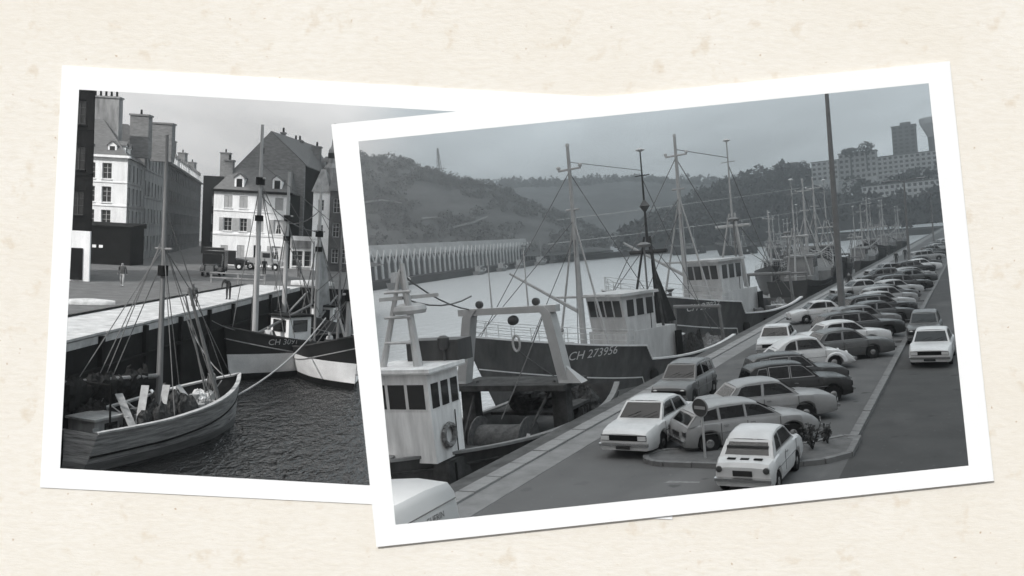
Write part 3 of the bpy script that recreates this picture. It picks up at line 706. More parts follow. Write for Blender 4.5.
# white van in the near left corner
van = thing('parked_van', 'white delivery van with lettering on its flank at the bottom left corner', 'van', WR, (-10.0, 12.3, 0), rad(-90))
vp = mat('van_white', .5, .35, .06, 1.0)
secs = []
for x, z, k in [(-2.1, 1.86, .94), (-2.0, 1.95, .97), (-1.2, 2.02, 1), (.6, 2.02, 1), (1.1, 1.95, .97), (1.5, 1.25, .95), (2.05, 1.05, .9)]:
    half = [(.84*k, .3), (.9*k, .8), (.88*k, 1.2), (.80*k, z-.12), (.70*k, z), (0, z+.05)]
    secs.append([(x, y, q) for y, q in half]+[(x, -y, q) for y, q in half[-2::-1]])
MB().loft(secs, True, True).part('body', vp, van, 35)
for s in (1, -1):
    MB().slab([(.55, s*.86, 1.25), (1.2, s*.86, 1.25), (.95, s*.79, 1.75), (.55, s*.79, 1.75)], [(.55, s*.80, 1.25), (1.2, s*.80, 1.25), (.95, s*.74, 1.75), (.55, s*.74, 1.75)]).part('side_window', glass, van)
    MB().box((0, s*.835, 1.66), (4.0, .02, .02)).part('gutter', chrome, van)
    for x in (-1.3, 1.45):
        wh = MB().lathe([(.2, -.16), (.3, -.14), (.3, -.02), (.2, 0)], 16, (x, s*.82, .3), 'Y').part('wheel', tyre_m, van, 40)
def van_text(txt, size, x0, z0, s):
    vs, fs, w_ = text_mesh(txt, size); k = lambda z: .88-.08*(z-1.2)/.7
    MB().add([(x0+(u if s < 0 else -u), s*(k(z0+v)+.012), z0+v) for u, v in vs], fs).part('lettering', mat('van_lettering', .09, .7, 0), van)
for s, x0 in ((-1, -1.75), (1, -.7)):
    van_text('J.L GUERIN', .17, x0, 1.44, s)

# ------------------------------------------------------------------ street furniture
post_m = mat('galvanised_post', .16, .6, .15, 2)
def lamp_post(x, y, h, label, double=True, r=.13):
    t = thing('lamp_post', label, 'lamp post', WR, (x, y, 0)); MB().lathe([(r*2, 0), (r*2, .5), (r*1.25, .6), (r, h*.5), (r*.6, h)], 10).part('pole', post_m, t, 40)
    for s in ((-1, 1) if double else (-1,)):
        MB().path([(0, 0, h-.1), (s*.7, 0, h+.1), (s*1.3, 0, h+.15)], .05).part('arm', post_m, t)
        MB().loft([[(s*(1.2+a), b*w_, h+.13+c*.09) for b, c in ((-1, 0), (0, 1), (1, 0), (0, -.6))] for a, w_ in ((0, .1), (.25, .2), (.9, .18), (1.1, .05))], True, True).part('lantern', mat('lantern', .14, .4, 0), t)
    return t
lamp_post(-7.5, 57, 15.6, 'very tall lamp post rising out of the parked cars to the print edge', r=.17)
lamp_post(-6.9, 110, 10.3, 'double-armed street lamp standing out against the apartment tower')
lamp_post(-7.2, 185, 10.3, 'farthest small street lamp along the quay')
sg = thing('road_sign', 'round no-entry sign on a thin post on the kerbed island', 'sign', WR, (-7.0, 23.85, .11), rad(-22))
MB().tube((0, 0, 0), (0, 0, 1.45), .035, .035, 8).part('post', mat('sign_post', .4, .5, .1), sg)
MB().lathe([(.25, -.02), (.25, .02)], 28, (0, -.05, 1.42), 'Y').part('disc', mat('sign_red_in_grey', .05, .5, .1), sg)
MB().box((0, -.08, 1.42), (.36, .012, .085)).part('bar', mat('sign_white', .3, .5, 0), sg)
MB().lathe([(.25, -.006), (.265, 0), (.25, .006)], 28, (0, -.078, 1.42), 'Y', False).part('rim', MATS['sign_white'], sg)
# weeds at the end of the island
def weed(x, y, h, n, label, seed):
    rn = random.Random(seed); t = thing('weed', label, 'plant', WR, (x, y, .1)); st, lv = MB(), MB()
    for _ in range(n):
        a = rn.uniform(0, TAU); q = Vector((math.cos(a)*h*.5*rn.random(), math.sin(a)*h*.5*rn.random(), h*rn.uniform(.5, 1))); st.tube((0, 0, 0), q, .018, .008, 4)
        for k in range(9):
            p = q*rn.uniform(.35, 1); d = Vector((rn.gauss(0, 1), rn.gauss(0, 1), rn.gauss(0, .6))).normalized()*.11; e = d.orthogonal().normalized()*.04
            lv.add([p, p+d*.5+e, p+d, p+d*.5-e], [(0, 1, 2, 3)])
    st.part('stem', leaf_m, t); lv.part('leaf_clump', leaf_m, t)
weed(-4.35, 25.2, .8, 12, 'dark straggly weed on the island beside the small white car', 3)
weed(-4.05, 25.9, .6, 9, 'smaller dark weed by the kerb corner', 4)
# ------------------------------------------------------------------ boats
rope_m = mat('rope', .16, .9, .2, 5); steel_w = mat('white_steel', .46, .5, .22, .9, .05, stretch=(2, 2, .5)); rust = mat('rusty_steel', .06, .8, .5, 2, .3)
hull_dk = mat('dark_hull_paint', .055, .5, .5, 1.2, .08, stretch=(1.5, 1.5, .35)); hull_bt = mat('boot_top_paint', .2, .6, .25, .5)
deck_m = mat('deck_boards', .17, .85, .3, 2, .2, stretch=(1, 8, 1)); wood_m = mat('spar_wood', .2, .7, .25, 2, stretch=(6, 6, .5))
net_m = mat('net_heap', .05, .95, .6, 6, .8); line_white = mat('hull_line_white', .55, .5, .1); win_b = mat('wheelhouse_glass', .03, .1, 0, spec=.6)
class Hull:
    def __init__(s, L, B, zm, zb, zs, draft=1.0, stern=.72, rake=1.2, flare=.9, fc=None, fch=0.0, full=.33):
        s.__dict__.update(locals())
    def beam(s, t):
        a = s.stern+(1-s.stern)*math.sin(clamp(t/.4)*math.pi/2)
        b = 1-clamp((t-.5)/.5)**2.4
        return s.B/2*a*max(b, .012)
    def sheer(s, t):
        z = s.zm+(s.zb-s.zm)*clamp((t-.3)/.7)**1.8+(s.zs-s.zm)*clamp((.3-t)/.3)**2
        if s.fc: z += s.fch*clamp((t-s.fc)/.02)
        return z
    def pt(s, t, z, side=1, off=0.0):
        sh = s.sheer(t); u = clamp((z+s.draft)/(sh+s.draft), 0, 1.2); bl = clamp((t-.55)/.45)**1.5
        e = s.full+(s.flare-s.full)*bl
        x = t*s.L+s.rake*(u-.45)*bl-.5*(u-.5)*clamp((.15-t)/.15)*-1
        return Vector((x, side*(s.beam(t)*u**e+off), z))
    def t_at(s, x, z):
        t = clamp(x/s.L)
        for _ in range(8): t = clamp(t-(s.pt(t, z).x-x)/s.L)
        return t
def ship_hull(t, H, mats, boot, deck_z, wale=None, cap=None, nst=30, deckm=None):
    ts = sorted({i/nst for i in range(nst+1)} | ({H.fc, H.fc+.02} if H.fc else set()))
    def band(lo, hi, k):
        mb = MB()
        for sd in (1, -1):
            mb.loft([[H.pt(q, lo(q)+(hi(q)-lo(q))*j/k, sd) for j in range(k+1)] for q in ts], False)
        a = [H.pt(0, lo(0)+(hi(0)-lo(0))*j/k, 1) for j in range(k+1)]; b = [H.pt(0, lo(0)+(hi(0)-lo(0))*j/k, -1) for j in range(k+1)]
        mb.loft([a, b], False); return mb
    band(lambda q: -H.draft, lambda q: boot, 5).part('lower_hull', mats[1], t, 50)
    hl = band(lambda q: boot+.0, lambda q: H.sheer(q), 5).part('hull', mats[0], t, 50)
    inn = MB()
    for sd in (1, -1):
        inn.loft([[H.pt(q, deck_z(q)+(H.sheer(q)-deck_z(q))*j/2, sd, -min(.09, H.beam(q)*.5)) for j in range(3)] for q in ts], False)
    inn.loft([[H.pt(0.004, deck_z(0)+(H.sheer(0)-deck_z(0))*j/2, 1) for j in range(3)], [H.pt(0.004, deck_z(0)+(H.sheer(0)-deck_z(0))*j/2, -1) for j in range(3)]], False)
    inn.part('bulwark', mats[2] if len(mats) > 2 else mats[0], t, 50)
    dk = MB(); dk.loft([[H.pt(q, deck_z(q), 1, -.02), H.pt(q, deck_z(q), -1, -.02)] for q in ts], False); dk.part('deck', deckm or deck_m, t)
    if cap:
        for sd in (1, -1):
            mb = MB(); secs = []
            for q in ts:
                p = H.pt(q, H.sheer(q), sd); yy = p.y; inw = -sd*min(.2, abs(yy)*.9)
                secs.append([(p.x, yy+sd*.05, p.z-.03), (p.x, yy+sd*.05, p.z+.06), (p.x, yy+inw, p.z+.06), (p.x, yy+inw, p.z-.03)])
            mb.loft(secs, True, True).part('cap_rail', cap, t)
    if wale:
        for (dz, m_, r_) in wale:
            for sd in (1, -1):
                mb = MB(); mb.loft([[H.pt(q, H.sheer(q)-dz-r_, sd, .0), H.pt(q, H.sheer(q)-dz-r_*.7, sd, r_), H.pt(q, H.sheer(q)-dz+r_*.7, sd, r_), H.pt(q, H.sheer(q)-dz+r_, sd, .0)] for q in ts], False)
                mb.part('rubbing_strake', m_, t)
    return hl
def hull_text(t, H, txt, size, x0, z0, sd, m_, italic=.0, slope=0.0):
    vs, fs, w = text_mesh(txt, size); out = []
    for u, v in vs:
        # read left to right as seen from outside
        uu = u+italic*v; x = x0-uu if sd > 0 else x0+uu
        z = z0+v+slope*uu; q = H.t_at(x, z); p = H.pt(q, z, sd, .03); out.append(p)
    MB().add(out, fs).part('registration_number', m_, t)
def railing(t, pts, h, m_, n_rails=3, r=.022):
    mb = MB()
    for p in pts: mb.tube(p, Vector(p)+Vector((0, 0, h)), r, r, 5)
    for k in range(1, n_rails+1): mb.path([Vector(p)+Vector((0, 0, h*k/n_rails)) for p in pts], r*.8, 5)
    return mb.part('railing', m_, t)
def wheelhouse(t, x0, x1, w, z0, z1, m_, lean=.25, front_windows=3, side_windows=2, name='wheelhouse', roof_over=.18, wf=.5):
    # x1 is the forward end
    mid = z0+(z1-z0)*.5
    a = [(x0, w/2, z0), (x1, w/2, z0), (x1, -w/2, z0), (x0, -w/2, z0)]
    b = [(x0, w/2*.97, z1), (x1-lean*.0+lean, w/2*.97, z1), (x1+lean, -w/2*.97, z1), (x0, -w/2*.97, z1)]
    wh = MB().loft([a, b], True, True).part(name, m_, t)
    MB().box(((x0+x1+lean)/2, 0, z1+.07), (x1-x0+lean+roof_over*2, w+roof_over*2, .12)).part('roof', m_, wh)
    MB().box(((x0+x1+lean)/2, 0, z1+.0), (x1-x0+lean+roof_over*2+.04, w+roof_over*2+.04, .05)).part('roof_edge', steel_w, wh)
    zz0, zz1 = z0+(z1-z0)*wf, z1-(z1-z0)*.13
    fx = lambda z: x1+lean*(z-z0)/(z1-z0); fw = lambda z: w/2*(1-.03*(z-z0)/(z1-z0))
    for k in range(front_windows):
        ya, yb = -w/2+.14+k*(w-.2)/front_windows, -w/2+.02+(k+1)*(w-.2)/front_windows
        q = [(fx(zz0), ya, zz0), (fx(zz0), yb, zz0), (fx(zz1), yb, zz1), (fx(zz1), ya, zz1)]
        fr_ = [(fx(zz0), ya-.05, zz0-.05), (fx(zz0), yb+.05, zz0-.05), (fx(zz1), yb+.05, zz1+.05), (fx(zz1), ya-.05, zz1+.05)]
        f = MB().slab([(p[0]+.015, p[1], p[2]) for p in fr_], [(p[0]-.02, p[1], p[2]) for p in fr_]).part('window_frame', m_, wh)
        MB().slab([(p[0]+.03, p[1], p[2]) for p in q], [(p[0]-.0, p[1], p[2]) for p in q]).part('window', win_b, wh)
    for sd in (1, -1):
        for k in range(side_windows):
            n_ = (x1-x0)/side_windows; xa, xb = x0+k*n_+n_*.2, x0+(k+1)*n_-n_*.12
            q = [(xa, sd*fw(zz0), zz0), (xb, sd*fw(zz0), zz0), (xb, sd*fw(zz1), zz1), (xa, sd*fw(zz1), zz1)]
            MB().slab([(p[0], p[1]+sd*.025, p[2]) for p in q], [(p[0], p[1]-sd*.01, p[2]) for p in q]).part('window', win_b, wh)
        xd = x0+.42
        MB().box((xd, sd*(w/2+.012), z0+(z1-z0)*.26), (.03, .02, (z1-z0)*.5)).part('door_seam', seam_m, wh)
    return wh
def mast(t, x, y, z0, z1, r, m_, name='mast', trees=(), lights=()):
    mb = MB(); mb.tube((x, y, z0), (x, y, z1), r, r*.45, 10)
    for z, w in trees: mb.tube((x, y-w, z), (x, y+w, z), r*.35, r*.3, 6)
    o = mb.part(name, m_, t, 50)
    for z, dy in lights: MB().lathe([(.07, -.09), (.11, -.05), (.11, .06), (.05, .1)], 8, (x, y+dy, z)).part('mast_light', steel_w, t)
    return o
def net_pile(W, loc, r, label, seed, m_=None, name='net_heap'):
    mb = MB(); rn = random.Random(seed)
    for k in range(9):
        a = rn.uniform(0, TAU); q = rn.random()**.5
        mb.blob((r[0]*.6*q*math.cos(a), r[1]*.6*q*math.sin(a), r[2]*.35*rn.uniform(.6, 1.4)), (r[0]*rn.uniform(.3, .55), r[1]*rn.uniform(.3, .55), r[2]*rn.uniform(.4, .7)), 13, 9, .17, seed*20+k)
    return tag(mb.top(name, m_ or net_m, W, loc), label, 'fishing net')
def local(t, p): return t.matrix_world @ Vector(p)

# ---- trawler alongside in the left foreground (stern away from us)
T1 = thing('trawler', 'trawler with white wheelhouse and stern gantry alongside at lower left', 'boat', WR, (-16.3, 37.2, WATER_R), rad(-90), 'fishing boats at the long quay')
H1 = Hull(14.9, 5.2, 2.1, 2.7, 2.5, draft=1.2, stern=.68, rake=.8)
ship_hull(T1, H1, [hull_dk, hull_bt, mat('bulwark_inside', .12, .7, .3, 1.2)], .35, lambda q: 1.15+.4*clamp((q-.45)/.55)**2, [(.42, rust, .05)], mat('cap_rail_grey', .2, .7, .2), deckm=mat('wet_steel_deck', .07, .6, .4, 1.2, .1))
wh = wheelhouse(T1, 12.8, 14.5, 2.4, 2.45, 5.3, mat('wheelhouse_white', .74, .5, .25, .9, .05, stretch=(2.5, 2.5, .4)), .1, 3, 3, wf=.6)
MB().box((13.0, 0, 1.5), (2.2, 2.7, 1.8)).part('deckhouse', rust, T1)
for xx in (12.3, 13.7):
    MB().box((xx, 1.37, 1.5), (.05, .04, 1.6)).part('door_frame', seam_m, T1)
MB().box((12.4, .3, 5.75), (.9, 2.0, .7)).part('funnel_top', hull_dk, T1)
lr_ = MB()
for i in range(18):
    a, b = TAU*i/18, TAU*(i+1)/18; lr_.tube((13.75+.33*math.cos(a), 1.27, 3.2+.33*math.sin(a)), (13.75+.33*math.cos(b), 1.27, 3.2+.33*math.sin(b)), .085, .085, 6)
tag(lr_.top('life_ring', mat('life_ring_grey', .16, .6, .7, 6), T1.matrix_world), 'round life ring hanging on the white wheelhouse wall', 'life ring')
mk = MB(); mk.tube((14.0, .5, 5.3), (13.8, .1, 8.7), .16, .07, 8); mk.tube((14.0, -.9, 5.3), (13.8, .0, 8.5), .12, .06, 8); mk.tube((13.2, 0, 5.3), (13.8, 0, 8.4), .1, .06, 8)
for z in (6.2, 7.0, 7.8): mk.tube((14.25-(z-5.3)*.13, .4, z), (14.25-(z-5.3)*.13, -.6, z), .05, .05, 5)
mk.part('tripod_mast', steel_w, T1)
MB().lathe([(.5, -.12), (.55, 0), (.5, .12), (.3, .2)], 14, (13.6, .1, 7.2)).part('radar_drum', steel_w, T1, 40)
MB().box((13.6, .1, 7.6), (.18, 1.9, .12), rad(35)).part('radar_bar', steel_w, T1)
MB().lathe([(.12, -.2), (.2, -.1), (.2, .18), (.1, .25)], 10, (12.9, .8, 6.0)).part('searchlight', hull_dk, T1, 40)
MB().tube((12.9, .8, 5.3), (12.9, .8, 5.9), .05).part('searchlight_post', hull_dk, T1)
# stern gantry: white portal on a dark platform
gm = mat('gantry_white', .4, .55, .15, 1)
gx = 6.8
MB().box((gx-.4, 0, 3.55), (2.2, 4.9, .22)).part('gantry_platform', rust, T1)
for s in (1, -1):
    MB().box((gx, s*2.0, 2.3), (.55, .6, 2.4)).part('gantry_foot', rust, T1)
    w0 = .34
    MB().loft([[(gx-w0*1.6*k, s*y_+a*.2, z) for k, a in ((-.5, -1), (.5, -1), (.5, 1), (-.5, 1))] for y_, z in ((2.25, 3.66), (2.0, 5.0), (1.75, 6.3), (1.5, 6.6))], True, True).part('gantry_leg', gm, T1)
    MB().slab([(gx-.3, s*2.1, 3.67), (gx+.3, s*2.1, 3.67), (gx+.1, s*2.1, 4.5)], [(gx-.3, s*3.0, 3.67), (gx+.3, s*3.0, 3.67), (gx+.1, s*2.12, 4.5)]).part('gantry_bracket', gm, T1)
    MB().path([(gx-.1, s*1.7, 3.7), (gx+2.6, s*1.2, 1.3)], .06).part('brace', rust, T1)
    MB().lathe([(.06, -.1), (.15, -.07), (.15, .07), (.06, .1)], 12, (gx, s*1.25, 6.78), 'X').part('pulley', hull_dk, T1)
MB().box((gx, 0, 6.5), (.42, 4.3, .26)).part('gantry_beam', gm, T1)
MB().lathe([(.05, -.2), (.18, -.14), (.2, 0), (.18, .14), (.05, .2)], 12, (gx, .2, 6.1), 'X').part('hanging_block', hull_dk, T1)
ho = MB()
for i in range(12):
    a, b = TAU*i/12, TAU*(i+1)/12; ho.tube((gx, .25+.15*math.cos(a), 5.2+.32*math.sin(a)), (gx, .25+.15*math.cos(b), 5.2+.32*math.sin(b)), .05, .05, 5)
ho.part('shackle', steel_w, T1)
for yy, zz in ((-.7, 8.6), (.9, 8.9)):
    MB().tube((gx, yy, 6.5), (gx, yy, zz), .04, .02, 5).part('whip_aerial', steel_w, T1)
MB().lathe([(.95, -1.05), (.95, -1.0), (.62, -.98), (.66, .98), (.95, 1.0), (.95, 1.05)], 22, (8.6, .35, 1.75), 'Y').part('net_drum', mat('wound_net', .1, .9, .4, 5, .5), T1, 40)
for s in (-1, 1): MB().box((8.6, .35+s*1.12, 1.2), (.8, .1, 1.5)).part('drum_cheek', rust, T1)
for i in range(5): MB().box((3.4+i*.8, 1.55+.1*(i % 2), 1.45), (.09, .09, 1.4)).part('deck_post', rust, T1)
MB().box((4.0, -.2, 2.2), (3.4, 3.2, .12)).part('net_ramp', rust, T1)
MB().box((10.6, 1.7, 1.35), (.5, .5, 1.2), rad(20)).part('winch_box', rust, T1)
MB().tube((10.2, 1.9, .9), (9.6, 1.9, 2.3), .07).part('davit', steel_w, T1)
for p, q, r_, sg_ in (((13.8, 0, 8.4), (gx, -1.7, 6.6), .03, .03), ((gx, 1.7, 6.6), (8.6, .3, 2.6), .025, .02), ((gx, .2, 5.0), (1.2, .2, 2.4), .025, .02), ((13.8, 0, 7.6), (gx+1, -1, 7.2), .03, .05)):
    MB().rope(p, q, r_, sg_).part('stay', rope_m, T1)
net_pile(T1.matrix_world, (2.4, 1.0, .9), (1.6, 1.1, 1.5), 'dark net heaped on the stern of the gantry trawler', 3)
net_pile(T1.matrix_world, (4.2, -.5, 2.3), (1.4, 1.4, .9), 'dark net draped over the ramp under the gantry', 5)
net_pile(T1.matrix_world, (.7, 1.6, 1.3), (.6, .5, .7), 'pale tangle of floats at the trawler stern corner', 9, mat('floats', .4, .8, .5, 8, .3), 'float_heap')
net_pile(T1.matrix_world, (13.4, 1.6, 1.05), (1.2, .45, .5), 'pale net lying along the foredeck rail of the gantry trawler', 12, mat('pale_net', .22, .9, .4, 8, .5))

# ---- high-bowed trawlers, bows towards us
def big_trawler(label, loc, rz, txt, var=0):
    T = thing('trawler', label, 'boat', WR, loc, rz, 'fishing boats at the long quay')
    H = Hull(18, 5.8, 1.75 if var < 2 else 2.9, 3.75 if var < 2 else 4.2, 2.15 if var < 2 else 3.3, draft=1.3, stern=.7, rake=2.6, flare=.75, fc=.5, fch=.75)
    dz = lambda q: .85+.3*q if q < .5 else H.sheer(q)-.12
    ship_hull(T, H, [hull_dk if var < 2 else mat('black_hull', .02, .5, .3, .8), hull_bt if var != 2 else mat('dark_boot', .03, .6, .2), mat('bulwark_mid', .14, .7, .3, 1.2)], .55, dz, [(1.75, line_white, .035)] if var < 2 else [(.5, rust, .06)],
              mat('cap_white', .6, .5, .1) if var < 2 else rust, deckm=mat('foredeck_white', .5, .6, .15, 1) if var < 2 else deck_m)
    hull_text(T, H, txt, .62, 14.2 if var else 14.4, 2.62, 1, line_white, .2) if txt else None
    if txt: hull_text(T, H, txt, .62, 10.6, 2.62, -1, line_white, .2)
    zf = H.sheer(.6)
    wx = 7.6
    hw = steel_w if var < 2 else mat('dull_steel', .24, .6, .3, .8)
    MB().box((wx-.4, 0, 2.1), (4.2, 2.9, 2.6)).part('deckhouse', hw, T)
    wh = wheelhouse(T, wx-.9, wx+1.5, 2.8, 3.4, 5.45, hw, .35, 4, 3, wf=.42)
    MB().box((wx-2.4, 1.7, 2.2), (.5, .12, 1.7)).part('door', seam_m, T)
    # foredeck: winch, rail
    w = MB(); w.lathe([(.32, -.5), (.1, -.3), (.1, .3), (.32, .5)], 10, (13.2, .2, zf+.55)); w.lathe([(.3, 0), (.12, .3), (.12, .6), (.3, .8)], 10, (14.0, .5, zf))
    w.part('windlass', hull_dk, T, 40)
    for sd in (1, -1): railing(T, [H.pt(q, H.sheer(q), sd, -.15) for q in (.56, .63, .7, .77, .84, .9, .95, .985)], .85, steel_w)
    # masts
    pale_mast = mat('mast_pale', .36, .6, .15, 1)
    mast(T, 11.2, 0, zf-.2, 14.0, .2, pale_mast, 'foremast', [(12.6, .85), (10.4, .5), (5.6, 1.9)], [(12.75, .85), (12.75, -.85), (13.9, 0)])
    mm = MB(); mm.tube((11.2, -1.9, zf), (11.2, -.1, 9.6), .08, .05, 6); mm.tube((11.2, 1.9, zf), (11.2, .1, 9.6), .08, .05, 6); mm.part('mast_leg', pale_mast, T)
    b = MB(); b.tube((11.0, 0, 4.6), (13.4, -3.2, 7.2), .11, .07, 6); b.part('derrick', pale_mast, T)
    zt = 11.0 if var == 0 else 9.5
    am = MB(); ax = 5.3
    for s in (-1, 1): am.tube((ax+.6, s*1.25, 3.2), (ax, s*.22, 8.6), .09, .07, 6)
    am.tube((ax-1.3, 0, 2.6), (ax, 0, 8.8), .12, .07, 6); am.tube((ax, -1.4, 7.7), (ax, 1.4, 7.7), .12, .12, 6); am.tube((ax, 0, 8.2), (ax, 0, 13.8), .09, .04, 6)
    am.tube((ax, -.55, 12.2), (ax, .55, 12.2), .03, .03, 5)
    am.part('tripod_mast', rust if var == 0 else pale_mast, T)
    if var == 0: MB().lathe([(.02, -.42), (.42, 0), (.02, .42)], 4, (ax, 0, 10.4)).part('day_mark', hull_dk, T)
    MB().lathe([(.1, -.1), (.3, 0), (.1, .12)], 10, (ax, 0, 13.7)).part('mast_light', steel_w, T)
    if var == 0: MB().slab([(ax-.3, .05, 3.4), (ax-2.0, .05, 3.4), (ax-.25, .05, 7.2)], [(ax-.3, -.05, 3.4), (ax-2.0, -.05, 3.4), (ax-.25, -.05, 7.2)]).part('steadying_sail', mat('dark_sailcloth', .03, .9, .3), T)
    MB().tube((wx-.6, 1.2, 5.6), (wx-.6, 1.2, 8.0), .06).part('lamp_post', post_m, T); MB().lathe([(.35, -.1), (.42, .06), (.15, .2)], 10, (wx-.6, 1.2, 8.1)).part('searchlight', post_m, T)
    rg = MB(); r = .022+.006*var
    for q, z in ((H.pt(.97, H.sheer(.97), 1, -.1), 9.8), (H.pt(.93, H.sheer(.93), -1, -.2), 12.5), (Vector((wx, 1.5, 5.7)), 12.4), (Vector((13.6, 2.0, zf)), 9.0), (Vector((13.6, -2.0, zf)), 9.0)): rg.tube(q, (11.2, 0, z), r, r, 4)
    rg.tube((11.2, 0, 13.0), (ax, 0, 12.5), r, r, 4); rg.tube((ax, 0, 12), (.6, .6, 2.4), r, r, 4); rg.tube((ax, 0, 8.4), (1.2, 2.0, 2.2), r, r, 4); rg.tube((ax, 0, 8.4), (1.2, -2.0, 2.2), r, r, 4)
    rg.part('rigging', rope_m, T)
    # after deck gear
    g = MB()
    for s in (-1, 1): g.tube((1.2, s*1.9, 1.2), (1.2, s*1.7, 4.0), .12, .1, 6)
    g.tube((1.2, -1.8, 4.0), (1.2, 1.8, 4.0), .12, .12, 6); g.part('stern_gallows', post_m, T)
    MB().lathe([(.6, -.9), (.3, -.85), (.3, .85), (.6, .9)], 14, (3.4, 0, 1.8), 'Y').part('winch', rust, T, 40)
    for k in range(4): MB().lathe([(.16, -.35), (.24, -.15), (.24, .15), (.16, .35)], 10, tuple(H.pt(.1+.13*k, 1.0, 1, .22))).part('fender', tyre_m, T, 40)
    for k in range(6):
        p = (rn.uniform(1.6, 6), rn.choice((-1, 1))*rn.uniform(1.2, 2.1), 1.5); MB().box(p, (.7, .5, .9), rn.random()).part('deck_box', [rust, post_m, steel_w][k % 3], T)
    return T
rn = random.Random(3)
T2 = big_trawler('high-bowed trawler with dark hull numbered CH 273956', (-15.8, 57.3, WATER_R), math.atan2(-16.2, -6.6), 'CH 273956', 0)
T2.matrix_world = T2.matrix_world @ Matrix.Scale(1.04, 4)
T3 = big_trawler('dark-hulled trawler with pale mast moored behind the CH 273956 boat', (-15.9, 81.0, WATER_R), math.atan2(-16.4, -6.0), 'CH 27827', 1)
T3.matrix_world = T3.matrix_world @ Matrix.Scale(1.2, 4)
net_pile(T2.matrix_world, (1.6, 1.3, .9), (1.5, .9, 1.3), 'pale sacks and net heaped on the after deck of CH 273956', 7, MATS['pale_net'])
net_pile(T2.matrix_world, (4.2, 2.0, .9), (.6, .6, 1.9), 'dark net hung beside the deckhouse of CH 273956', 8)
net_pile(T3.matrix_world, (2.4, 1.2, .9), (1.2, .9, 1.2), 'grey net heaped on the stern of the second dark trawler', 17, MATS['pale_net'])
BL = [('black-hulled trawler seen stern-on beyond the second dark trawler', (-17.2, 92, WATER_R), 88, 2),
      ('dark trawler moored fourth along the quay, light deckhouse', (-17.6, 133, WATER_R), -94, 2),
      ('dark trawler moored fifth along the quay', (-17.4, 144, WATER_R), 83, 2),
      ('trawler with pale masts moored sixth along the quay', (-17.6, 186, WATER_R), -90, 2),
      ('trawler far along the quay before the low apartment slab', (-18, 200, WATER_R), 90, 2),
      ('farthest trawler moored at the end of the quay', (-18, 240, WATER_R), 88, 2)]
T4 = None
for lab, loc, a, v in BL:
    if T4 is None: T4 = big_trawler(lab, loc, rad(a), None, 2)
    else:
        c = copy_tree(T4); c.name = 'trawler'; c.matrix_world = WR @ Matrix.Translation(loc) @ Matrix.Rotation(rad(a), 4, 'Z') @ Matrix.Scale(.8+.3*rn.random(), 4); tag(c, lab, 'boat', 'fishing boats at the long quay')
for lab, x, y, a, s in [('outer trawler lying beside the fourth quay boat', -26, 130, -80, .8), ('outer trawler lying beside the fifth quay boat', -27, 150, 84, .9),
                        ('trawler in mid basin behind the pale-masted boats', -36, 190, -70, .75), ('small trawler under the wooded slope', -48, 260, 120, .9),
                        ('trawler at the end quay below the wooded slope', -72, 330, 160, .9), ('trawler moored at the end quay left of the others', -110, 400, 175, .9)]:
    c = copy_tree(T4); c.name = 'trawler'; c.matrix_world = WR @ Matrix.Translation((x, y, WATER_R)) @ Matrix.Rotation(rad(a), 4, 'Z') @ Matrix.Scale(s, 4); tag(c, lab, 'boat', 'fishing boats at the long quay')
# small craft along the far shore
def launch(label, loc, rz, m_, L=9, group='small boats along the far shore'):
    T = thing('small_boat', label, 'boat', WR, loc, rz, group); H = Hull(L, L*.33, L*.11, L*.2, L*.13, draft=.5)
    ship_hull(T, H, [m_, hull_bt], .2, lambda q: .5, None, MATS['cap_white'], 14)
    wheelhouse(T, L*.25, L*.5, L*.2, .5, L*.3, steel_w, .1, 2, 2); mast(T, L*.55, 0, .5, L*.9, .12, MATS['mast_pale']); return T
gy = mat('boat_grey', .16, .6, .2)
launch('grey fishing boat with mast at the left edge of the far shore', (-158, 222, WATER_R), ang+rad(8), gy, 17)
l0 = launch('pale motor boat moored below the arched shed', (-184, 318, WATER_R), ang, gy, 12)
for lab, k, L_ in [('dark launch under the middle of the arched shed', 110, 1), ('launch moored right of the arched shed middle', 140, 1.1), ('launch at the right third of the arched shed', 175, 1.2), ('launch near the right end of the arched shed', 205, 1.2), ('launch off the right end of the far quay', 232, 1.3)]:
    p = sh0+d*k-nrm*4; c = copy_tree(l0); c.name = 'small_boat'; c.matrix_world = WR @ Matrix.Translation((p.x, p.y, WATER_R)) @ Matrix.Rotation(ang+rn.uniform(-.2, .2), 4, 'Z') @ Matrix.Scale(L_, 4); tag(c, lab, 'boat', 'small boats along the far shore')
# cables slung above the berths
for lab, a, b in [('upper pale cable stretched across in front of the wooded slope', (-32, 70, 8.6), (-10, 190, 15.5)), ('lower pale cable stretched across above the moored trawlers', (-34, 72, 6.6), (-14, 185, 10.5))]:
    tag(MB().rope(a, b, .032, .004).top('overhead_cable', MATS['mast_pale'], WR), lab, 'cable')
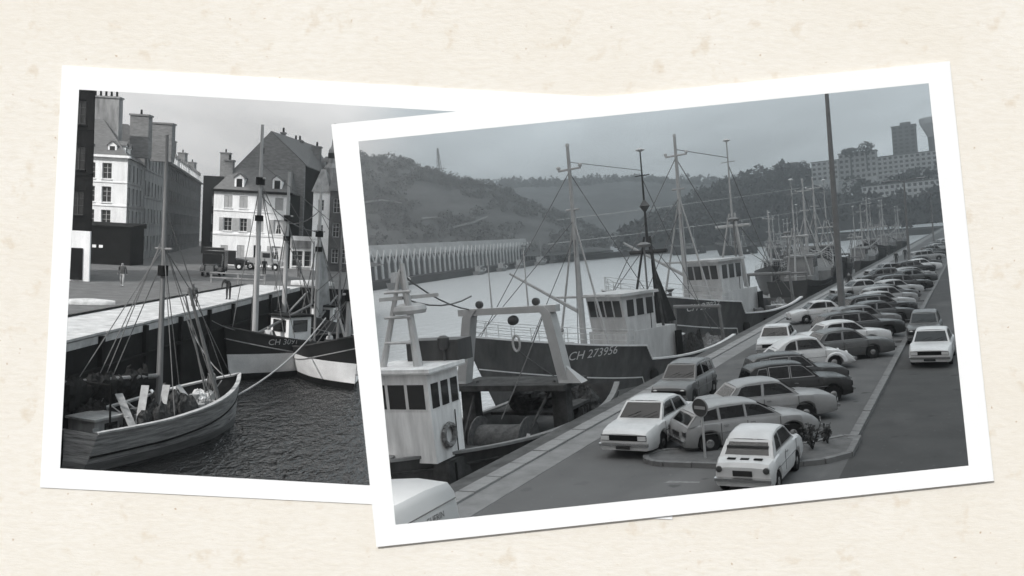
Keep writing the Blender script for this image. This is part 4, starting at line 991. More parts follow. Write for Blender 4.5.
# ------------------------------------------------------------------ people
def cloth_mat(key, coat, legs, skin=.3, hat=.03):
    if key in MATS: return MATS[key]
    m = bpy.data.materials.new(key); m.use_nodes = True; MATS[key] = m
    n = m.node_tree.nodes; l = m.node_tree.links; b = n['Principled BSDF']; b.inputs['Roughness'].default_value = .9
    tc = n.new('ShaderNodeTexCoord'); sp = n.new('ShaderNodeSeparateXYZ'); cr = n.new('ShaderNodeValToRGB'); cr.color_ramp.interpolation = 'CONSTANT'
    mr = n.new('ShaderNodeMapRange'); mr.inputs['From Max'].default_value = 2.0
    l.new(tc.outputs['Object'], sp.inputs[0]); l.new(sp.outputs[2], mr.inputs['Value']); l.new(mr.outputs[0], cr.inputs[0]); l.new(cr.outputs[0], b.inputs['Base Color'])
    el = cr.color_ramp.elements; el[0].position = 0; el[0].color = (.02,)*3+(1,)
    el[1].position = .04; el[1].color = (legs,)*3+(1,)
    for p, v in ((.47, coat), (.745, skin), (.84, hat)): e = el.new(p); e.color = (v, v, v, 1)
    return m
def person(W, loc, rz, label, m_, pose='stand'):
    J = dict(pel=(0, 0, .95), sp=(0, 0, 1.2), ch=(0, 0, 1.4), nk=(0, 0, 1.5), hd=(.02, 0, 1.62), tp=(.02, 0, 1.74),
             sl=(0, .19, 1.42), el=(-.03, .25, 1.15), wl=(.08, .25, .9), fl=(.12, .25, .8), sr=(0, -.19, 1.42), er=(-.03, -.25, 1.15), wr=(.08, -.25, .9), fr=(.12, -.25, .8),
             hl=(0, .1, .92), kl=(.03, .1, .5), al=(0, .1, .09), tl=(.17, .11, .04), hr=(0, -.1, .92), kr=(.03, -.1, .5), ar=(0, -.1, .09), tr=(.17, -.11, .04))
    if pose == 'walk': J.update(kl=(.18, .1, .52), al=(.22, .1, .1), tl=(.38, .11, .07), kr=(-.03, -.1, .5), ar=(-.3, -.1, .14), tr=(-.15, -.11, .04), wl=(-.12, .27, .95), fl=(-.14, .27, .85), wr=(.2, -.26, .98), fr=(.24, -.26, .9))
    if pose == 'bend': J.update(sp=(.14, 0, 1.13), ch=(.34, 0, 1.2), nk=(.44, 0, 1.22), hd=(.54, 0, 1.26), tp=(.64, 0, 1.3), sl=(.36, .19, 1.2), el=(.42, .24, .95), wl=(.5, .2, .75), fl=(.54, .19, .68), sr=(.36, -.19, 1.2), er=(.42, -.24, .95), wr=(.5, -.2, .75), fr=(.54, -.19, .68))
    if pose == 'sit':
        J.update(kl=(.42, .12, .95), al=(.45, .12, .5), tl=(.6, .13, .45), kr=(.42, -.12, .95), ar=(.45, -.12, .5), tr=(.6, -.13, .45), sp=(.05, 0, 1.2), wl=(.3, .2, 1.0), fl=(.4, .18, 1.02), wr=(.3, -.2, 1.0), fr=(.4, -.18, 1.02))
        J = {k: (a, b, c-.42) for k, (a, b, c) in J.items()}
    if pose == 'crouch':
        J.update(pel=(-.1, 0, .45), sp=(0, 0, .68), ch=(.1, 0, .86), nk=(.16, 0, .95), hd=(.22, 0, 1.06), tp=(.24, 0, 1.18), sl=(.1, .19, .88), el=(.25, .24, .62), wl=(.42, .16, .5), fl=(.5, .14, .48), sr=(.1, -.19, .88), er=(.25, -.24, .62), wr=(.42, -.16, .5), fr=(.5, -.14, .48),
                 hl=(-.08, .1, .42), kl=(.3, .14, .52), al=(.08, .12, .1), tl=(.25, .12, .04), hr=(-.08, -.1, .42), kr=(.3, -.14, .52), ar=(.08, -.12, .1), tr=(.25, -.12, .04))
    R = dict(pel=.15, sp=.14, ch=.16, nk=.06, hd=.105, tp=.07, sl=.07, el=.05, wl=.04, fl=.035, sr=.07, er=.05, wr=.04, fr=.035, hl=.095, kl=.07, al=.05, tl=.045, hr=.095, kr=.07, ar=.05, tr=.045)
    names = list(J); idx = {k: i for i, k in enumerate(names)}
    ed = [('pel', 'sp'), ('sp', 'ch'), ('ch', 'nk'), ('nk', 'hd'), ('hd', 'tp'), ('ch', 'sl'), ('sl', 'el'), ('el', 'wl'), ('wl', 'fl'), ('ch', 'sr'), ('sr', 'er'), ('er', 'wr'), ('wr', 'fr'),
          ('pel', 'hl'), ('hl', 'kl'), ('kl', 'al'), ('al', 'tl'), ('pel', 'hr'), ('hr', 'kr'), ('kr', 'ar'), ('ar', 'tr')]
    me = bpy.data.meshes.new('person'); me.from_pydata([J[k] for k in names], [(idx[a], idx[b]) for a, b in ed], [])
    o = bpy.data.objects.new('person', me); COL.objects.link(o); sk_ = o.modifiers.new('skin', 'SKIN')
    for i, k in enumerate(names):
        sv = me.skin_vertices[0].data[i]; sv.radius = (R[k], R[k]); sv.use_root = (k == 'pel')
    sub = o.modifiers.new('sub', 'SUBSURF'); sub.levels = sub.render_levels = 1; me.materials.append(m_)
    o.matrix_world = W @ Matrix.Translation(loc) @ Matrix.Rotation(rz, 4, 'Z'); return tag(o, label, 'person')
dk_c = cloth_mat('dark_clothes', .03, .025); md_c = cloth_mat('grey_clothes', .1, .05); lt_c = cloth_mat('pale_trousers', .06, .35); wt_c = cloth_mat('pale_smock', .5, .08)
person(WR, (-10.3, 84, 0), rad(100), 'dark figure standing on the open quay edge beside the parked cars', dk_c)
person(WR, (-9.6, 128, 0), rad(90), 'first of two dark figures walking far along the quay', dk_c, 'walk')
person(WR, (-9.3, 140, 0), rad(90), 'second, farther dark figure walking along the quay', dk_c, 'walk')

# ================================================================== SMALL PRINT: the old basin
plaster = mat('pale_plaster', .86, .9, .14, .9, .08, stretch=(1.6, 1.6, .4)); plaster2 = mat('grey_and_shade_plaster', .25, .9, .45, .9, .15, stretch=(1.6, 1.6, .4)); brick_d = mat('weathered_brick', .2, .9, .3, 1.6, .3, stretch=(1, 1, 3))  # grey plaster doubles as the pale plaster's shaded copy on the corner house
slate = mat('slate_roof', .13, .75, .3, 2.2, .3, stretch=(1, 1, 5)); dark_wall = mat('dark_and_shade_wall', .011, .9, .4, 1, .2); frame_m = mat('window_frame_paint', .45, .6, .1); pane_l = mat('window_glass', .02, .1, 0, spec=.6)  # dark wall tone also paints shade on the gabled house's sunless side
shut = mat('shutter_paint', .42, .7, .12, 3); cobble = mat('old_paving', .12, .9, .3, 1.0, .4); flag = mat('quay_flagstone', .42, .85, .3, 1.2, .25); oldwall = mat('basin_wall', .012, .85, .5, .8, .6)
curtain = mat('curtain', .6, .9, .1, 4)
EX = -15.65
struct(MB().add([(EX, 22, 0), (EX, 74, 0), (-18.0, 110, 0), (-16.5, 140, 0), (-60, 260, 0), (-130, 260, 0), (-70, 110, 0), (-42, 60, 0), (-24, 22, 0)], [tuple(range(9))]).top('quay_ground', cobble, WL))
struct(MB().add([(EX, 74.0, 0), (-18.0, 110, 0), (-16, 110, 0), (-10.5, 74.0, 0)], [(0, 1, 2, 3)]).top('quay_ground', cobble, WL, (0, 0, -.004)))
oq = struct(MB().box((EX-2.1, 48, -.14), (4.2, 52, .3)).top('quay_edge', flag, WL))
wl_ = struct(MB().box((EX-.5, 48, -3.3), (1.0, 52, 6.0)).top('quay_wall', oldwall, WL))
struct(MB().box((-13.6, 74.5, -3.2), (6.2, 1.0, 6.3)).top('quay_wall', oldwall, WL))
struct(MB().add([(EX-4.2, 23, .155), (EX-4.2, 73, .155), (EX-4.5, 73, .0), (EX-4.5, 23, .0)], [(0, 1, 2, 3)]).top('kerb', flag, WL))
fm = MB().box((0, 0, 0), (1.0, 1.9, .1)).mesh('edge_stone', flag)
for i in range(24):
    c = bpy.data.objects.new('edge_stone', fm); COL.objects.link(c); c.parent = oq; c.location = (EX-.46+random.uniform(-.02, .02), 24+i*1.96, .0+random.uniform(-.006, .01)+.105)
tim = MB()
for k in range(10): tim.box((EX+.06, 27+k*4.6, -2.2), (.22, .3, 4.4))
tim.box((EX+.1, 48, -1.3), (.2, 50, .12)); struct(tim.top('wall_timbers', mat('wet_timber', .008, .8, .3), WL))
wl_m = water_mat('dark_basin_water', .008, .04, 1.7, 1.0, (1, .5, 1))
struct(MB().add([(EX, 20, WATER_L), (EX, 74.2, WATER_L), (-10.9, 74.2, WATER_L), (-2.6, 24, WATER_L), (-2.2, 20, WATER_L)], [tuple(range(5))]).top('water', wl_m, WL))

def facade(t, origin, ux, w, h, ops, m_, depth=.22, wins=True, name='wall'):
    O, U = Vector(origin), Vector(ux).normalized(); N = Vector((U.y, -U.x, 0)); Z = Vector((0, 0, 1))
    us = sorted({0, w} | {o[0] for o in ops} | {o[1] for o in ops}); vs = sorted({0, h} | {o[2] for o in ops} | {o[3] for o in ops}); mb = MB()
    P = lambda u, v, dd=0.0: O+U*u+Z*v-N*dd
    for a, b in zip(us[:-1], us[1:]):
        for c, e in zip(vs[:-1], vs[1:]):
            mu, mv = (a+b)/2, (c+e)/2
            if any(o[0] < mu < o[1] and o[2] < mv < o[3] for o in ops): continue
            mb.add([P(a, c), P(b, c), P(b, e), P(a, e)], [(0, 1, 2, 3)])
    for o in ops:
        a, b, c, e = o[:4]
        mb.add([P(a, c), P(b, c), P(b, e), P(a, e), P(a, c, depth), P(b, c, depth), P(b, e, depth), P(a, e, depth)], [(0, 1, 5, 4), (1, 2, 6, 5), (2, 3, 7, 6), (3, 0, 4, 7)])
    mb.part(name, m_, t)
    for v in sorted({round(o[2], 2) for o in ops}):
        if v > 1.6: MB().slab([P(0, v-.42, -.07), P(w, v-.42, -.07), P(w, v-.28, -.07), P(0, v-.28, -.07)], [P(0, v-.42, .01), P(w, v-.42, .01), P(w, v-.28, .01), P(0, v-.28, .01)]).part('string_course', m_, t)
    for o in ops:
        a, b, c, e = o[:4]; kind = o[4] if len(o) > 4 else 'w'; fm_ = MB(); q = .07
        def bar(u0, u1, v0, v1, d0, d1, tgt):
            tgt.slab([P(u0, v0, d0), P(u1, v0, d0), P(u1, v1, d0), P(u0, v1, d0)], [P(u0, v0, d1), P(u1, v0, d1), P(u1, v1, d1), P(u0, v1, d1)])
        if kind == 'd':
            dm = MB(); bar(a, b, c, e, depth-.06, depth, dm); dm.part('door', dark_wall, t); continue
        bar(a, a+q, c, e, depth-.06, depth, fm_); bar(b-q, b, c, e, depth-.06, depth, fm_); bar(a+q, b-q, c, c+q, depth-.06, depth, fm_); bar(a+q, b-q, e-q, e, depth-.06, depth, fm_)
        mu = (a+b)/2; bar(mu-.03, mu+.03, c+q, e-q, depth-.06, depth, fm_)
        for r_ in (.4, .7): v = c+(e-c)*r_; bar(a+q, mu-.03, v-.02, v+.02, depth-.05, depth, fm_); bar(mu+.03, b-q, v-.02, v+.02, depth-.05, depth, fm_)
        wn = fm_.part('window', frame_m if kind != 'k' else mat('dim_frame', .07, .8, .1), t); pn = MB(); bar(a, b, c, e, depth+.002, depth+.02, pn); pn.part('pane', pane_l, wn)
        if kind == 'c':
            cm_ = MB(); 
            for s0, s1, sg in ((a+q, mu-.04, 1), (mu+.04, b-q, -1)):
                pts = [P(s0, c+q, depth-.055), P(s1, c+q, depth-.055), P(s1, e-q, depth-.055), P(s0, e-q, depth-.055)]
                k = (s1-s0)*.55
                if sg > 0: pts[1] = P(s0+k*.7, c+q, depth-.055)
                else: pts[0] = P(s1-k*.7, c+q, depth-.055)
                cm_.slab(pts, [p-N*.012 for p in pts])
            cm_.part('curtain', curtain, wn)
        if kind in ('s', 'c', 'o'):     # shutters: closed, or folded back
            for sd in (0, 1):
                sm = MB(); W_ = (b-a)/2
                if kind == 's': u0, u1, dd = (a+.02, mu-.02, .1) if sd == 0 else (mu+.02, b-.02, .1)
                else: u0, u1, dd = (a-W_-.02, a-.03, -.01) if sd == 0 else (b+.03, b+W_+.02, -.01)
                bar(u0, u1, c, e, dd-.04, dd, sm)
                for r_ in range(9): v = c+.1+(e-c-.2)*r_/9; bar(u0+.06, u1-.06, v, v+(e-c)*.05, dd-.055, dd-.035, sm)
                sm.part('shutter', shut, t)
        sl = MB(); bar(a-.08, b+.08, c-.1, c-.002, -.1, .02, sl); sl.part('sill', m_, t)
def chimney(t, c, s, h, pots=2, m_=None):
    ch = MB().box((c[0], c[1], c[2]+h/2), (s[0], s[1], h)).part('chimney', m_ or brick_d, t)
    MB().box((c[0], c[1], c[2]+h+.06), (s[0]+.22, s[1]+.22, .2)).part('chimney_cap', m_ or brick_d, ch)
    for k in range(pots):
        x = c[0]+(k-(pots-1)/2)*s[0]/max(1, pots)*.9; MB().lathe([(.15, 0), (.12, .55), (.15, .6)], 8, (x, c[1], c[2]+h+.15)).part('chimney_pot', dark_wall, ch, 40)
def dormer(t, x, y, z, w=1.1, h=1.5, depth=1.6, axis=(0, -1)):
    N = Vector((axis[0], axis[1], 0)); U = Vector((-N.y, N.x, 0)); O = Vector((x, y, z))
    Pq = lambda u, v, dd: O+U*u+Vector((0, 0, v))-N*dd
    dm = MB().slab([Pq(-w/2, 0, 0), Pq(w/2, 0, 0), Pq(w/2, h, 0), Pq(0, h+w*.4, 0), Pq(-w/2, h, 0)], [Pq(-w/2, 0, depth), Pq(w/2, 0, depth), Pq(w/2, h, depth), Pq(0, h+w*.4, depth), Pq(-w/2, h, depth)]).part('dormer', plaster, t)
    r = MB()
    for s in (-1, 1): r.slab([Pq(0, h+w*.4+.1, -.12), Pq(s*(w/2+.12), h-.02, -.12), Pq(s*(w/2+.12), h-.1, -.12), Pq(0, h+w*.4, -.12)], [Pq(0, h+w*.4+.1, depth), Pq(s*(w/2+.12), h-.02, depth), Pq(s*(w/2+.12), h-.1, depth), Pq(0, h+w*.4, depth)])
    r.part('dormer_roof', slate, dm)
    MB().slab([Pq(-w*.3, .2, -.02), Pq(w*.3, .2, -.02), Pq(w*.3, h-.15, -.02), Pq(-w*.3, h-.15, -.02)], [Pq(-w*.3, .2, .05), Pq(w*.3, .2, .05), Pq(w*.3, h-.15, .05), Pq(-w*.3, h-.15, .05)]).part('dormer_window', pane_l, dm)

# --- dark house at the left edge
D = thing('town_house', 'tall dark house cut off by the left edge of the old photograph', 'house', WL)  # front, core and cornice share one near-black tone
dx, dy0 = -30.3, 68.0
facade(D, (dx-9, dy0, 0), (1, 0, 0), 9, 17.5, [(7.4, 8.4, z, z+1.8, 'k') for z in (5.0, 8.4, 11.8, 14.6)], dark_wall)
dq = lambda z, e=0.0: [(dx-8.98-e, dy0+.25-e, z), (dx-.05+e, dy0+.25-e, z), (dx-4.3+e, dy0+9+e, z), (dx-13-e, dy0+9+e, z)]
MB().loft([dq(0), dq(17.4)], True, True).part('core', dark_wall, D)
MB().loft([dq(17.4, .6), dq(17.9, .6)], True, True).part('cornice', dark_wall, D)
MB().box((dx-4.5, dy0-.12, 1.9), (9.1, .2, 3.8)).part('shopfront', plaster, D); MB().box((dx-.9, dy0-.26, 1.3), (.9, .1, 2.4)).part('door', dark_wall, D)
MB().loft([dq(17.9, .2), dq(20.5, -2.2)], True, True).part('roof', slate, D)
# --- corner house with a bright gable end
A = thing('town_house', 'corner house with bright plaster front and dormers, left of the old photograph', 'house', WL)
ax0, ay0 = -40.7, 100.0; st = Vector((-.245, 1, 0)).normalized()
facade(A, (ax0-10, ay0, 0), (1, 0, 0), 10, 11.7, [(u, u+1.05, z, z+1.75, 'c' if z == 7.0 else 'w') for u in (5.4, 7.2, 2.9) for z in (4.1, 6.7, 9.3)], plaster)
facade(A, (ax0, ay0, 0), st, 13, 11.7, [(u, u+1.05, z, z+1.8) for u in (1.0, 4.0, 7.0, 10.0) for z in (1.2, 4.1, 6.7, 9.3)], plaster2)  # side wall's shade is put into its darker plaster colour
MB().box((ax0-5, ay0-.1, 11.8), (10.6, .5, .25)).part('cornice', plaster, A)
e = Vector((ax0, ay0, 0))+st*13
MB().slab([Vector((ax0+.25, ay0-.3, 11.7)), e+Vector((.25, 0, 11.7)), e+Vector((-10, 0, 11.7)), Vector((ax0-10, ay0-.3, 11.7))], [Vector((ax0-4.2, ay0+3.2, 16.2)), e+Vector((-4.5, 0, 16.4)), e+Vector((-5.5, 0, 16.4)), Vector((ax0-5.4, ay0+3.2, 16.2))]).part('roof', slate, A)
for x in (ax0-4.6, ax0-1.9, ax0-7.2): dormer(A, x, ay0+.35, 11.9, .95, 1.2, 2.0)
for q in (2.0, 5.2): p = Vector((ax0, ay0, 0))+st*q; dormer(A, p.x-.5, p.y, 11.9, 1.0, 1.3, 2.0, (st.y, -st.x))
chimney(A, (ax0-4.3, ay0+4.0, 12.0), (3.4, 1.1), 6.7, 5, plaster2); chimney(A, (ax0-2.0, ay0+8.5, 12.4), (2.2, 1.2), 5.0, 1); chimney(A, (ax0-1.2, ay0+13.5, 12.4), (2.6, 1.2), 4.7, 0)
# --- the two houses after it along the side street
def side_house(q0, q1, h, rise, m_, label, floors, chim, lit=False):
    B_ = thing('town_house', label, 'house', WL); p0 = Vector((ax0, ay0, 0))+st*q0; p1 = Vector((ax0, ay0, 0))+st*q1; w = q1-q0
    n_ = int(w/3.1); ops = [(1.0+i*(w-1)/n_, 2.1+i*(w-1)/n_, 1.1+f*h/floors, 2.9+f*h/floors) for i in range(n_) for f in range(floors)]
    facade(B_, p0, st, w, h, ops, m_)
    MB().slab([p0, p0+Vector((-9, 0, 0)), p0+Vector((-9, 0, h)), p0+Vector((0, 0, h))], [p0+Vector((0, .3, 0)), p0+Vector((-9, .3, 0)), p0+Vector((-9, .3, h)), p0+Vector((0, .3, h))]).part('party_wall', brick_d, B_)
    MB().slab([p0+Vector((.35, -.1, h)), p1+Vector((.35, 0, h)), p1+Vector((-9, 0, h)), p0+Vector((-9, -.1, h))], [p0+Vector((-2.2, 0, h+rise)), p1+Vector((-2.2, 0, h+rise)), p1+Vector((-6, 0, h+rise)), p0+Vector((-6, 0, h+rise))]).part('roof', slate, B_)
    MB().slab([p0+Vector((.0, 0, h-.25)), p1+Vector((.0, 0, h-.25)), p1+Vector((.45, 0, h-.25)), p0+Vector((.45, 0, h-.25))], [p0+Vector((.0, 0, h+.05)), p1+Vector((.0, 0, h+.05)), p1+Vector((.45, 0, h+.05)), p0+Vector((.45, 0, h+.05))]).part('cornice', m_, B_)
    for i in range(n_):
        p = p0.lerp(p1, (i+.5)/n_); dormer(B_, p.x-.2, p.y, h+.1, 1.2, 1.6, 2.0, (st.y, -st.x))
    for (f, hh) in chim: p = p0.lerp(p1, f); chimney(B_, (p.x-1.5, p.y, h), (1.3, 1.6), hh, 1)
    return B_
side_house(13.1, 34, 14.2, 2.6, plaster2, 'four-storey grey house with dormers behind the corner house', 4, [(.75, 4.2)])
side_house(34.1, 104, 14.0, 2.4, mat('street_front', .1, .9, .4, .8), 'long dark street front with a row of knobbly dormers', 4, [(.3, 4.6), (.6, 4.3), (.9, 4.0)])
en = thing('town_house', 'dark narrow house end closing the side street, left of the gabled house', 'house', WL)
facade(en, (-48.5, 150, 0), (1, 0, 0), 5, 13.0, [(1.5, 2.5, z, z+1.7) for z in (2, 5, 8)], dark_wall); MB().box((-46.0, 152, 6.2), (4.9, 3.4, 12.4)).part('core', dark_wall, en); chimney(en, (-45.2, 151, 12.4), (1.5, 1.2), 4.5, 1)
# dark shed in front of the corner house
sh = thing('shed', 'low black shed against the foot of the corner house', 'shed', WL, (-41.6, 97.2, 0))
MB().box((0, 0, 2.0), (6.6, 3.6, 4.0)).part('wall', dark_wall, sh); MB().slab([(-3.5, -2, 4.0), (3.5, -2, 4.0), (3.5, 2, 4.0), (-3.5, 2, 4.0)], [(-3.5, -2, 4.15), (3.5, -2, 4.15), (3.5, 2, 4.5), (-3.5, 2, 4.5)]).part('roof', dark_wall, sh)
for x in (-.5, .2): MB().box((x, -1.83, 1.9), (.4, .05, .3)).part('notice', plaster, sh)

# --- gabled house in the middle
C = thing('town_house', 'pale shuttered house with tall brick gable and two dormers, centre of the old photograph', 'house', WL)
cx0, cy0, cw, chh = -33.9, 109.0, 9.2, 9.0
ops = []
for u in (1.75, 3.6, 5.65, 7.9):
    ops.append((u-.5, u+.5, 7.0, 8.5, 's'))
ops += [(1.25, 2.25, 4.2, 5.8, 'o'), (3.2, 4.1, 4.2, 5.8, 'o'), (5.2, 6.1, 4.2, 5.8, 's'), (7.35, 8.45, 4.1, 5.8, 'c'), (3.0, 3.9, .2, 2.5, 's'), (5.0, 5.9, .1, 2.6, 'd'), (7.2, 8.3, .9, 2.6, 'c'), (1.0, 1.9, .8, 2.4, 's')]
facade(C, (cx0, cy0, 0), (1, 0, 0), cw, chh, ops, plaster)
MB().box((cx0+cw/2, cy0-.05, chh+.05), (cw+.5, .5, .3)).part('cornice', dark_wall, C)
gy0 = cy0+3.6
MB().slab([Vector((cx0-.15, cy0-.25, chh+.1)), Vector((cx0+cw+.15, cy0-.25, chh+.1)), Vector((cx0+cw+.1, gy0, chh+.1)), Vector((cx0-.15, gy0, chh+.1))], [Vector((cx0+1.6, gy0-.3, chh+3.1)), Vector((cx0+cw-.6, gy0-.3, chh+3.1)), Vector((cx0+cw-.6, gy0, chh+3.1)), Vector((cx0+1.6, gy0, chh+3.1))]).part('roof', slate, C)
facade(C, (cx0+cw, cy0, 0), (.12, 1, 0), 3.8, chh, [], dark_wall)  # near-black colour paints this side's shade
for u in (2.9, 7.5): dormer(C, cx0+u, cy0+.35, chh+.2, 1.15, 1.55, 2.2)
# tall gable block behind
gx0, gx1, px_, pz = cx0+1.0, cx0+cw+.9, -28.2, 16.8
G = [(gx0, gy0), (gx1, gy0)]
gab = MB().slab([(gx0, gy0, 0), (gx1, gy0, 0), (gx1, gy0, 12.9), (px_, gy0, pz), (gx0, gy0, 11.6)], [(gx0, gy0+.4, 0), (gx1, gy0+.4, 0), (gx1, gy0+.4, 12.9), (px_, gy0+.4, pz), (gx0, gy0+.4, 11.6)]).part('gable_wall', brick_d, C)
for x, z in ((px_-1.0, 14.4), (px_-1.1, 11.8)): MB().box((x, gy0-.02, z), (.5, .1, .7)).part('gable_window', pane_l, C)
bk = 12.5
MB().slab([(gx1, gy0+.4, 0), (gx1+1.6, gy0+bk, 0), (gx1+1.6, gy0+bk, 12.4), (gx1, gy0+.4, 12.9)], [(gx1-.4, gy0+.4, 0), (gx1+1.2, gy0+bk, 0), (gx1+1.2, gy0+bk, 12.4), (gx1-.4, gy0+.4, 12.9)]).part('side_wall', dark_wall, C)  # side wall's deep shade painted in as near-black colour
MB().slab([(px_, gy0+.1, pz+.15), (gx1+.25, gy0+.1, 12.85), (gx1+1.85, gy0+bk, 12.4), (px_+3.0, gy0+bk, pz-.2)], [(px_, gy0+.1, pz), (gx1+.25, gy0+.1, 12.7), (gx1+1.85, gy0+bk, 12.25), (px_+3.0, gy0+bk, pz-.35)]).part('roof_slope', slate, C)
MB().slab([(px_, gy0+.1, pz+.15), (gx0-.2, gy0+.1, 11.5), (gx0+2, gy0+bk, 11.5), (px_+3.0, gy0+bk, pz-.2)], [(px_, gy0+.1, pz), (gx0-.2, gy0+.1, 11.35), (gx0+2, gy0+bk, 11.35), (px_+3.0, gy0+bk, pz-.35)]).part('roof_slope', slate, C)
chimney(C, (-32.9, cy0+2.6, 9.4), (1.0, .8), 3.4, 1); chimney(C, (-26.6, gy0+8, 14.0), (1.2, .9), 2.6, 2); chimney(C, (-24.2, gy0+9, 13.0), (1.1, .9), 3.0, 1); chimney(C, (-27.6, gy0+4, 15.5), (.5, .5), 1.6, 1)
MB().box((-22.0, gy0+9.5, 13.4), (1.6, 1.6, 1.3)).part('hoist_frame', dark_wall, C)
hr = MB(); hr.slab([(-23.4, gy0+8, 14.1), (-20.6, gy0+8, 14.1), (-20.9, gy0+9.5, 14.9), (-23.1, gy0+9.5, 14.9)], [(-23.4, gy0+8, 14.0), (-20.6, gy0+8, 14.0), (-20.9, gy0+9.5, 14.8), (-23.1, gy0+9.5, 14.8)]); hr.part('hoist_roof', slate, C)
sf = thing('shop', 'low pale shopfront with fascia against the dark side of the gabled house', 'shop', WL, (cx0+cw+.3, cy0-.2, 0))
facade(sf, (0, 0, 0), (1, .25, 0), 3.4, 4.0, [(.25, 1.5, .3, 2.2), (1.7, 3.1, .3, 2.2)], plaster); MB().box((1.7, .35, 3.0), (3.3, .15, .9), .245).part('fascia', plaster2, sf)
# --- narrow house and dark house at the right
Rr = thing('town_house', 'narrow pale house with pointed roof beside the dark right-hand house', 'house', WL)
facade(Rr, (-21.5, 107, 0), (1, 0, 0), 2.0, 9.4, [(.6, 1.3, z, z+1.3) for z in (1.2, 4.2, 7.2)], plaster); MB().box((-20.5, 109, 4.7), (1.98, 3.5, 9.3)).part('core', plaster2, Rr)
MB().loft([[(-21.7, 106.8, 9.4), (-19.4, 106.8, 9.4), (-19.4, 110.5, 9.4), (-21.7, 110.5, 9.4)], [(-20.9, 108.2, 12.2), (-20.4, 108.2, 12.2), (-20.4, 109, 12.2), (-20.9, 109, 12.2)]], True, True).part('roof', plaster2, Rr)
R2 = thing('town_house', 'dark many-windowed house at the right edge of the old photograph', 'house', WL)
facade(R2, (-19.4, 106.6, 0), (1, .12, 0), 3.3, 9.6, [(u, u+.8, z, z+1.7) for u in (.4, 1.6) for z in (1.0, 4.1, 7.0)], mat('dull_render', .09, .9, .3, .8)); 
MB().slab([(-19.6, 106.4, 9.6), (-15.9, 106.9, 9.6), (-16.2, 110, 9.6), (-19.6, 111, 9.6)], [(-19.4, 108, 11.8), (-16.4, 108.2, 11.8), (-16.6, 109.6, 11.8), (-19.4, 110, 11.8)]).part('roof', slate, R2); chimney(R2, (-18.9, 109, 10), (.7, .7), 3.2, 1)
sp_ = thing('church_spire', 'small slender belfry spire over the right-hand roofs', 'spire', WL, (-21.6, 120, 0))
MB().lathe([(1.3, 6), (1.3, 13.2), (.8, 13.8), (.7, 15.6), (.35, 16.2), (.08, 19.2)], 8).part('tower', plaster2, sp_); MB().lathe([(.75, 14.0), (.78, 15.2)], 8, caps=False).part('louvres', dark_wall, sp_)

# --- vehicles on the old quay
def old_truck(label, loc, rz, m_, van_=True, cat='truck'):
    t = thing('old_truck', label, cat, WL, loc, rz); ax_ = (-1.3, 1.4)
    MB().loft([[(x, y*w, z) for y, z in ((1, .55), (1, h), (.8, h+.12), (-.8, h+.12), (-1, h), (-1, .55))] for x, w, h in ((.9, .8, 1.2), (1.6, .6, 1.15), (2.3, .5, 1.05), (2.4, .4, .95))], True, True).part('bonnet', m_, t, 30)
    MB().box((.35, 0, 1.35), (1.3, 1.65, 1.5)).part('cab', m_, t); MB().box((1.02, 0, 1.7), (.04, 1.4, .5)).part('windscreen', pane_l, t)
    for s in (1, -1): MB().box((.4, s*.835, 1.7), (.8, .03, .5)).part('side_window', pane_l, t)
    if van_: MB().box((-1.3, 0, 1.5), (2.2, 1.8, 1.7)).part('box_body', m_, t)
    else:
        b = MB(); b.box((-1.3, 0, .85), (2.2, 1.8, .12)); b.box((-1.3, .87, 1.1), (2.2, .06, .5)); b.box((-1.3, -.87, 1.1), (2.2, .06, .5)); b.box((-2.37, 0, 1.1), (.06, 1.8, .5)); b.part('load_bed', m_, t)
    for a in ax_:
        for s in (1, -1):
            w = MB().lathe([(.2, -.1), (.38, -.09), (.4, 0), (.38, .09), (.2, .1)], 16, (a, s*.75, .4), 'Y').part('wheel', tyre_m, t, 40); MB().lathe([(.19, -.11), (.19, .11)], 12, (a, s*.75, .4), 'Y').part('hub', plaster, w)
            MB().loft([[(a+.52*math.cos(q), s*(.6), .42+.52*math.sin(q)), (a+.52*math.cos(q), s*.95, .42+.5*math.sin(q)), (a+.46*math.cos(q), s*.95, .42+.45*math.sin(q))] for q in [math.pi*i/8 for i in range(9)]], True, True).part('mudguard', m_, t)
    for s in (1, -1): MB().lathe([(.08, -.1), (.15, 0), (.15, .05)], 10, (2.35, s*.6, .95), 'X').part('headlight', chrome, t)
    MB().box((2.42, 0, .75), (.05, .7, .6)).part('grille', chrome, t); MB().box((2.6, 0, .5), (.08, 1.7, .12)).part('bumper', chrome, t)
    return t
old_truck('old dark car with round headlamps facing the water', (-25.9, 84, 0), rad(-82), PAINT['black'], True, 'car')
old_truck('old black van parked before the gabled house', (-28.9, 98, 0), rad(12), PAINT['black'])
old_truck('old pale pickup truck at the gabled house door', (-25.6, 101, 0), rad(5), PAINT['pale'], False)
# --- people on the quay
person(WL, (-26.2, 64, 0), rad(-80), 'man with pale trousers walking alone across the shaded square', lt_c, 'walk')
person(WL, (-16.7, 50.5, .1), rad(-60), 'figure sitting on the quay edge behind the mast', md_c, 'sit')
person(WL, (-16.3, 56, .1), rad(-100), 'dark figure bending at the quay edge behind the slanting boom', dk_c, 'bend')
person(WL, (-22.2, 88, 0), rad(-90), 'dark figure standing on the quay before the shopfront', dk_c)
person(WL, (-19.2, 90, 0), rad(-90), 'figure standing right of the shopfront among the masts', md_c)
